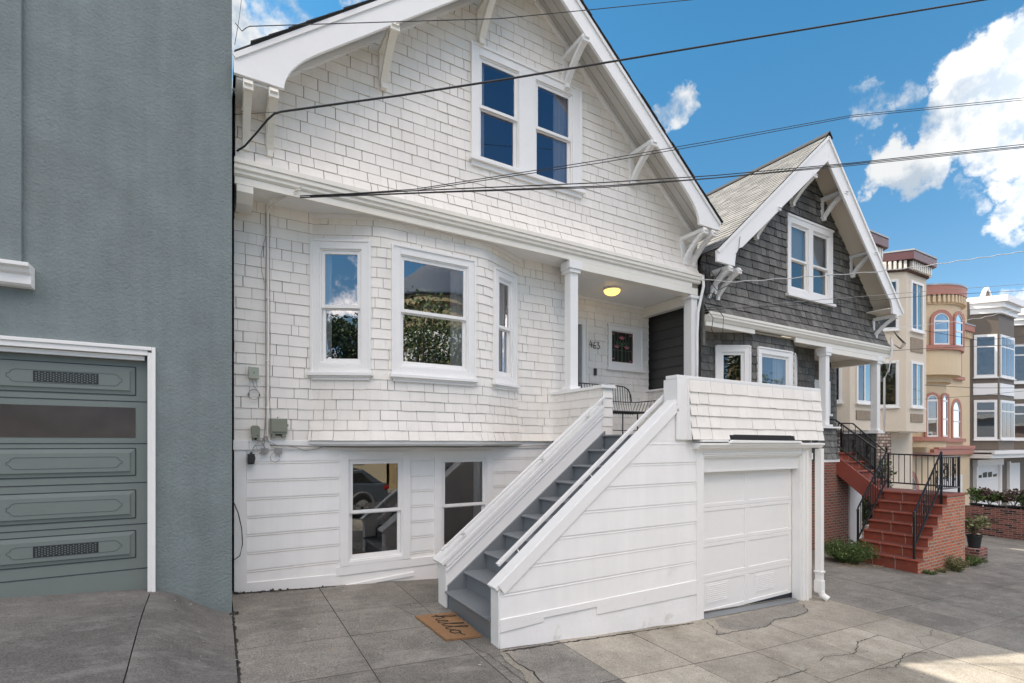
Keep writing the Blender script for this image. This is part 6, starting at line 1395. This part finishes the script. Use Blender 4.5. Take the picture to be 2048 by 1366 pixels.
# brick planter with pots
b = MB(); b.box((25.5,4.2,-2.6),(25.75,8.2,-.40)); b.box((25.75,4.2,-2.6),(31,4.45,-.42)); pl_ = tag(b.build('brick_planter', brickp, None), 'low planter wall of mixed red and black brick at the right', 'planter wall')
def pot(c, r_, h_, label, fol, seed, m=potm, kind='bush', fr=.4, fh_=.4, n=260, ls=.07, group='potted plants'):
    e = empty('potted_plant', c, label, 'potted plant', group); b = MB(); b.lathe([(r_*.72,0),(r_*.95,h_*.9),(r_*1.06,h_*.9),(r_*1.06,h_),(r_*.94,h_),(r_*.9,h_*.88)], c, 20); b.build('pot', m, e)
    b = MB(); rg = random.Random(seed); z0_ = c[2]+h_*.85
    for i in range(9): an = rg.uniform(0,6.28); b.tube([(c[0],c[1],z0_),(c[0]+math.cos(an)*fr*.3,c[1]+math.sin(an)*fr*.3,z0_+fh_*.5),(c[0]+math.cos(an)*fr*.6,c[1]+math.sin(an)*fr*.6,z0_+fh_*.9)], .008, 4)
    b.build('stem', barkm, e)
    b = MB()
    for j in range(6): leaves(b, (c[0]+rg.uniform(-.5,.5)*fr, c[1]+rg.uniform(-.5,.5)*fr, z0_+fh_*rg.uniform(.45,.95)), (fr*.55,fr*.55,fh_*.38), n//6, ls, rg, shell=.2, up=.3)
    b.build('foliage', fol, e, recalc=False); return e
for i, (y, r_, h_, fol, fr, fh_, lab) in enumerate(((7.95,.20,.32,leafw,.34,.50,'pot with upright light green leaves, left end of the planter'),(7.6,.19,.30,leafp,.44,.55,'pot with a purple-leaved bush behind the planter wall'),(7.25,.17,.30,leafg,.32,.42,'black pot with a bright green bush between purple plants'),(6.9,.2,.30,leafp,.42,.55,'reddish bush in a pot right of the bright green one'),(6.45,.22,.34,leafg,.40,.42,'dark pot with a round green bush at the picture edge'))):
    pot((25.95+.15*(i % 2), y, -.64), r_, h_, lab, fol, 30+i, fr=fr, fh_=fh_, n=420, ls=.11, group='pots on the brick planter')
b = MB(); b.box((25.76,4.5,-1.0),(30,8.2,-.64)); b.build('planter_soil', soil, pl_)
b = MB(); b.box((16.42,4.98,-1.25),(16.98,5.32,-.60)); tag(b.build('brick_block', brickp, None, bevel=.006), 'low red and black brick block under the potted plant', 'brick block')
pot((16.68,5.15,-.60), .16, .32, 'black pot with a spiky grey-green plant on the brick block', leafo, 44, fr=.30, fh_=.44, n=420, ls=.09)
b = MB(); rg = random.Random(51)
for j in range(22): leaves(b, (16.8+rg.uniform(-1.3,1.3), 7.6+rg.uniform(-.4,.4), .5+rg.uniform(-.7,1.0)), (.5,.4,.4), 230, .10, rg, shell=.3)
bs_ = empty('garden_bush', (17,7.6,-1), 'leafy green bush growing behind the landing of the red steps', 'bush'); b.build('foliage', leafg, bs_, recalc=False)
b = MB(); b.tube([(17,7.6,-1.05),(17.05,7.6,-.4),(17.0,7.6,.4)], .05, 6); b.build('stem', barkm, bs_)

# ================================================================== ACROSS THE STREET (seen in the window glass)
def tree(x, y, h_, r_, seed, label):
    rg = random.Random(seed); z0_ = gz(x, y)-.1; e = empty('street_tree', (x, y, z0_), label, 'tree', 'trees across the street')
    b = MB(); b.tube([(x,y,z0_),(x+.1,y,z0_+h_*.25),(x,y+.1,z0_+h_*.5),(x,y,z0_+h_*.75)], [.2,.16,.12,.06], 8)
    for i in range(7): an = i*.9; b.tube([(x,y,z0_+h_*.35),(x+math.cos(an)*r_*.4,y+math.sin(an)*r_*.4,z0_+h_*.6),(x+math.cos(an)*r_*.7,y+math.sin(an)*r_*.7,z0_+h_*.8)], [.08,.05,.02], 6)
    b.build('trunk', barkm, e); b = MB()
    for j in range(26):
        d = Vector((rg.uniform(-1,1),rg.uniform(-1,1),rg.uniform(-1,1))); d = d.normalized()*rg.random()**.4
        leaves(b, (x+d.x*r_*.8, y+d.y*r_*.8, z0_+h_*.66+d.z*h_*.30), (r_*.36,r_*.36,r_*.30), 330, .17, rg, shell=.5)
    b.build('crown', leafg, e, recalc=False)
tree(8.6,-10.2,10.6,4.3,1,'wide green tree across the street beside the garage house'); tree(-12.6,-9.8,9.2,2.6,2,'round dark tree across the street, farthest uphill'); tree(20,-12.2,6.2,2.2,3,'green street tree across the road, downhill of the wide one'); tree(36,-12.3,11,4.2,4,'tall green tree across the road, farthest down the hill')
def opp(x0_, x1_, h_, m, label, seed, gab=False):
    e = empty('street_house', ((x0_+x1_)/2, -15.6, gz(x0_,-1)), label, 'house', 'houses across the street'); zb_ = gz(x1_,-1)-.3
    b = MB(); b.box((x0_,-26,zb_),(x1_,-15.6,h_)); b.build('wall', m, e)
    F_ = lambda u,o,v: (u, -15.6+o, v); w_ = x1_-x0_
    for z0_ in (h_-2.3, h_-5.2):
        for u in (x0_+w_*.16, x0_+w_*.58):
            b = MB(F_); b.box((u,-.02,z0_),(u+1.5,.06,z0_+1.6)); wo_ = b.build('window', wtrim, e); b = MB(F_); b.face(((u+.12,.07,z0_+.12),(u+1.38,.07,z0_+.12),(u+1.38,.07,z0_+1.48),(u+.12,.07,z0_+1.48))); b.build('pane', blackgl, wo_)
    b = MB(F_); b.box((x0_+.8,0,zb_),(x0_+3.6,.05,zb_+2.7)); b.build('garage_door', wtrim, e)
    b = MB(F_); b.box((x0_-.1,-.1,h_),(x1_+.1,.35,h_+.35)) if not gab else b.prism([(x0_,h_),(x1_,h_),((x0_+x1_)/2,h_+2.6)], -8, .4); b.build('roof' if gab else 'cornice', roofd if gab else wtrim, e)
opp(-14,-6.2,4.6,mat('pale_yellow_wall',(.66,.60,.45),.8),'pale yellow house across the street, farthest uphill',1); opp(-6,1.8,4.0,mat('pale_wall',(.70,.68,.62),.8),'off-white house across the street facing the grey garage',2); 
opp(2.0,8.8,3.2,mat('cream_wall',(.68,.60,.44),.8),'cream gabled house across the street facing the bay window',3,True); opp(9.2,17.2,9.6,mat('gold_wall',(.36,.27,.15),.8),'golden house across the street facing the garage',4); opp(17.4,25.4,4.2,mat('grey_wall',(.5,.52,.55),.8),'grey house across the street downhill',5); opp(25.6,34,3.6,mat('pink_wall',(.6,.42,.36),.8),'pinkish house across the street, farthest downhill',6)
# parked car (reflected in the low windows)
car = empty('parked_car', (3.4,-3.4,gz(3.4,-3)-.13), 'dark grey estate car with grey cladding parked along the kerb', 'car')
cz = gz(3.4,-3)-.12
def cb(x, z): return (x, z+cz)
bx0 = .55; prof = [(0,.45),(.02,.75),(.25,.98),(1.15,1.05),(1.75,1.50),(3.75,1.56),(4.35,1.12),(4.5,1.0),(4.52,.45),(4.1,.32),(.4,.32)]
b = MB(); b.prism([cb(bx0+x, z) for x, z in prof[:4]]+[cb(bx0+4.35,1.10)]+[cb(bx0+x, z) for x, z in prof[7:]], -4.25, -2.5); b.build('body', carp, car, bevel=.06)
b = MB(); b.prism([cb(bx0+1.05,1.04),cb(bx0+1.8,1.50),cb(bx0+3.7,1.56),cb(bx0+4.36,1.08)], -4.12, -2.63); b.build('roof', carp, car, bevel=.05)
for xa_, xb_, xt0, xt1 in ((1.42,2.35,1.92,2.35),(2.43,3.25,2.43,3.22),(3.33,4.05,3.30,3.66)):
    b = MB(); b.prism([cb(bx0+xa_,1.08),cb(bx0+xb_,1.08),cb(bx0+xt1,1.45),cb(bx0+xt0,1.45)], -2.635, -2.615); b.build('side_window', blackgl, car)
for xw in (.85, 3.62):
    b = MB(); b.tube([(bx0+xw,-2.72,cz+.34),(bx0+xw,-2.48,cz+.34)], .34, 28); wl = b.build('wheel', tyre, car)
    b = MB(); b.tube([(bx0+xw,-2.50,cz+.34),(bx0+xw,-2.47,cz+.34)], .23, 24)
    for k in range(6): b.beam((bx0+xw,-2.465,cz+.34),(bx0+xw+.2*math.cos(k*1.047),-2.465,cz+.34+.2*math.sin(k*1.047)),.02,.07,side=(0,1,0))
    b.build('rim', rimm, wl)
    b = MB(); b.tube([(bx0+xw+.41*math.cos(t*math.pi/10), -2.50, cz+.36+.41*math.sin(t*math.pi/10)) for t in range(11)], .05, 6); b.build('arch_cladding', carc, car)
b = MB(); b.box((bx0+.6,-2.52,cz+.30),(bx0+4.3,-2.46,cz+.46)); b.build('sill_cladding', carc, car)
for y0_, y1_ in ((-2.75,-2.47),(-4.28,-4.0)): b = MB(); b.box((bx0+4.32,y0_,cz+.86),(bx0+4.54,y1_,cz+1.0)); b.build('tail_light', redl, car, bevel=.03)
b = MB(); b.tube([(bx0+.85,-4.27,cz+.34),(bx0+.85,-4.05,cz+.34)], .34, 24); b.build('wheel', tyre, car); b = MB(); b.tube([(bx0+3.62,-4.27,cz+.34),(bx0+3.62,-4.05,cz+.34)], .34, 24); b.build('wheel', tyre, car)
# turret of the golden building across the street
e_ = [o for o in bpy.data.objects if o.get('label','').startswith('golden house')][0]
tx, ty = 11.4, -14.6
b = MB(); b.lathe([(2.6,-3.0),(2.6,8.3),(2.75,8.35),(2.75,8.6),(2.6,8.65),(2.6,9.6),(2.85,9.7),(2.85,10.1),(2.7,10.15)], (tx,ty,0), 32); b.build('turret', MATS['gold_wall'], e_)
b = MB(); b.lathe([(3.0,10.1),(3.0,10.25),(2.8,10.5),(2.2,11.4),(1.2,12.3),(.2,12.8)], (tx,ty,0), 32); b.build('turret_roof', mat('slate_dome', (.07,.085,.11), .6), e_, smooth=True)
b = MB()
for k in range(16):
    a0 = R(20+k*9.3); a1_ = a0+R(8)
    for za_, zb2 in ((6.6,8.2),(8.2,6.6)): b.beam((tx+2.66*math.cos(a0),ty+2.66*math.sin(a0),za_),(tx+2.66*math.cos(a1_),ty+2.66*math.sin(a1_),zb2),.08,.14,side=(math.cos(a0),math.sin(a0),0))
    b.lathe([(.05,0),(.09,.06),(.05,.12)], (tx+2.8*math.cos(a0),ty+2.8*math.sin(a0),8.9), 6)
b.build('turret_lattice', wtrim, e_)
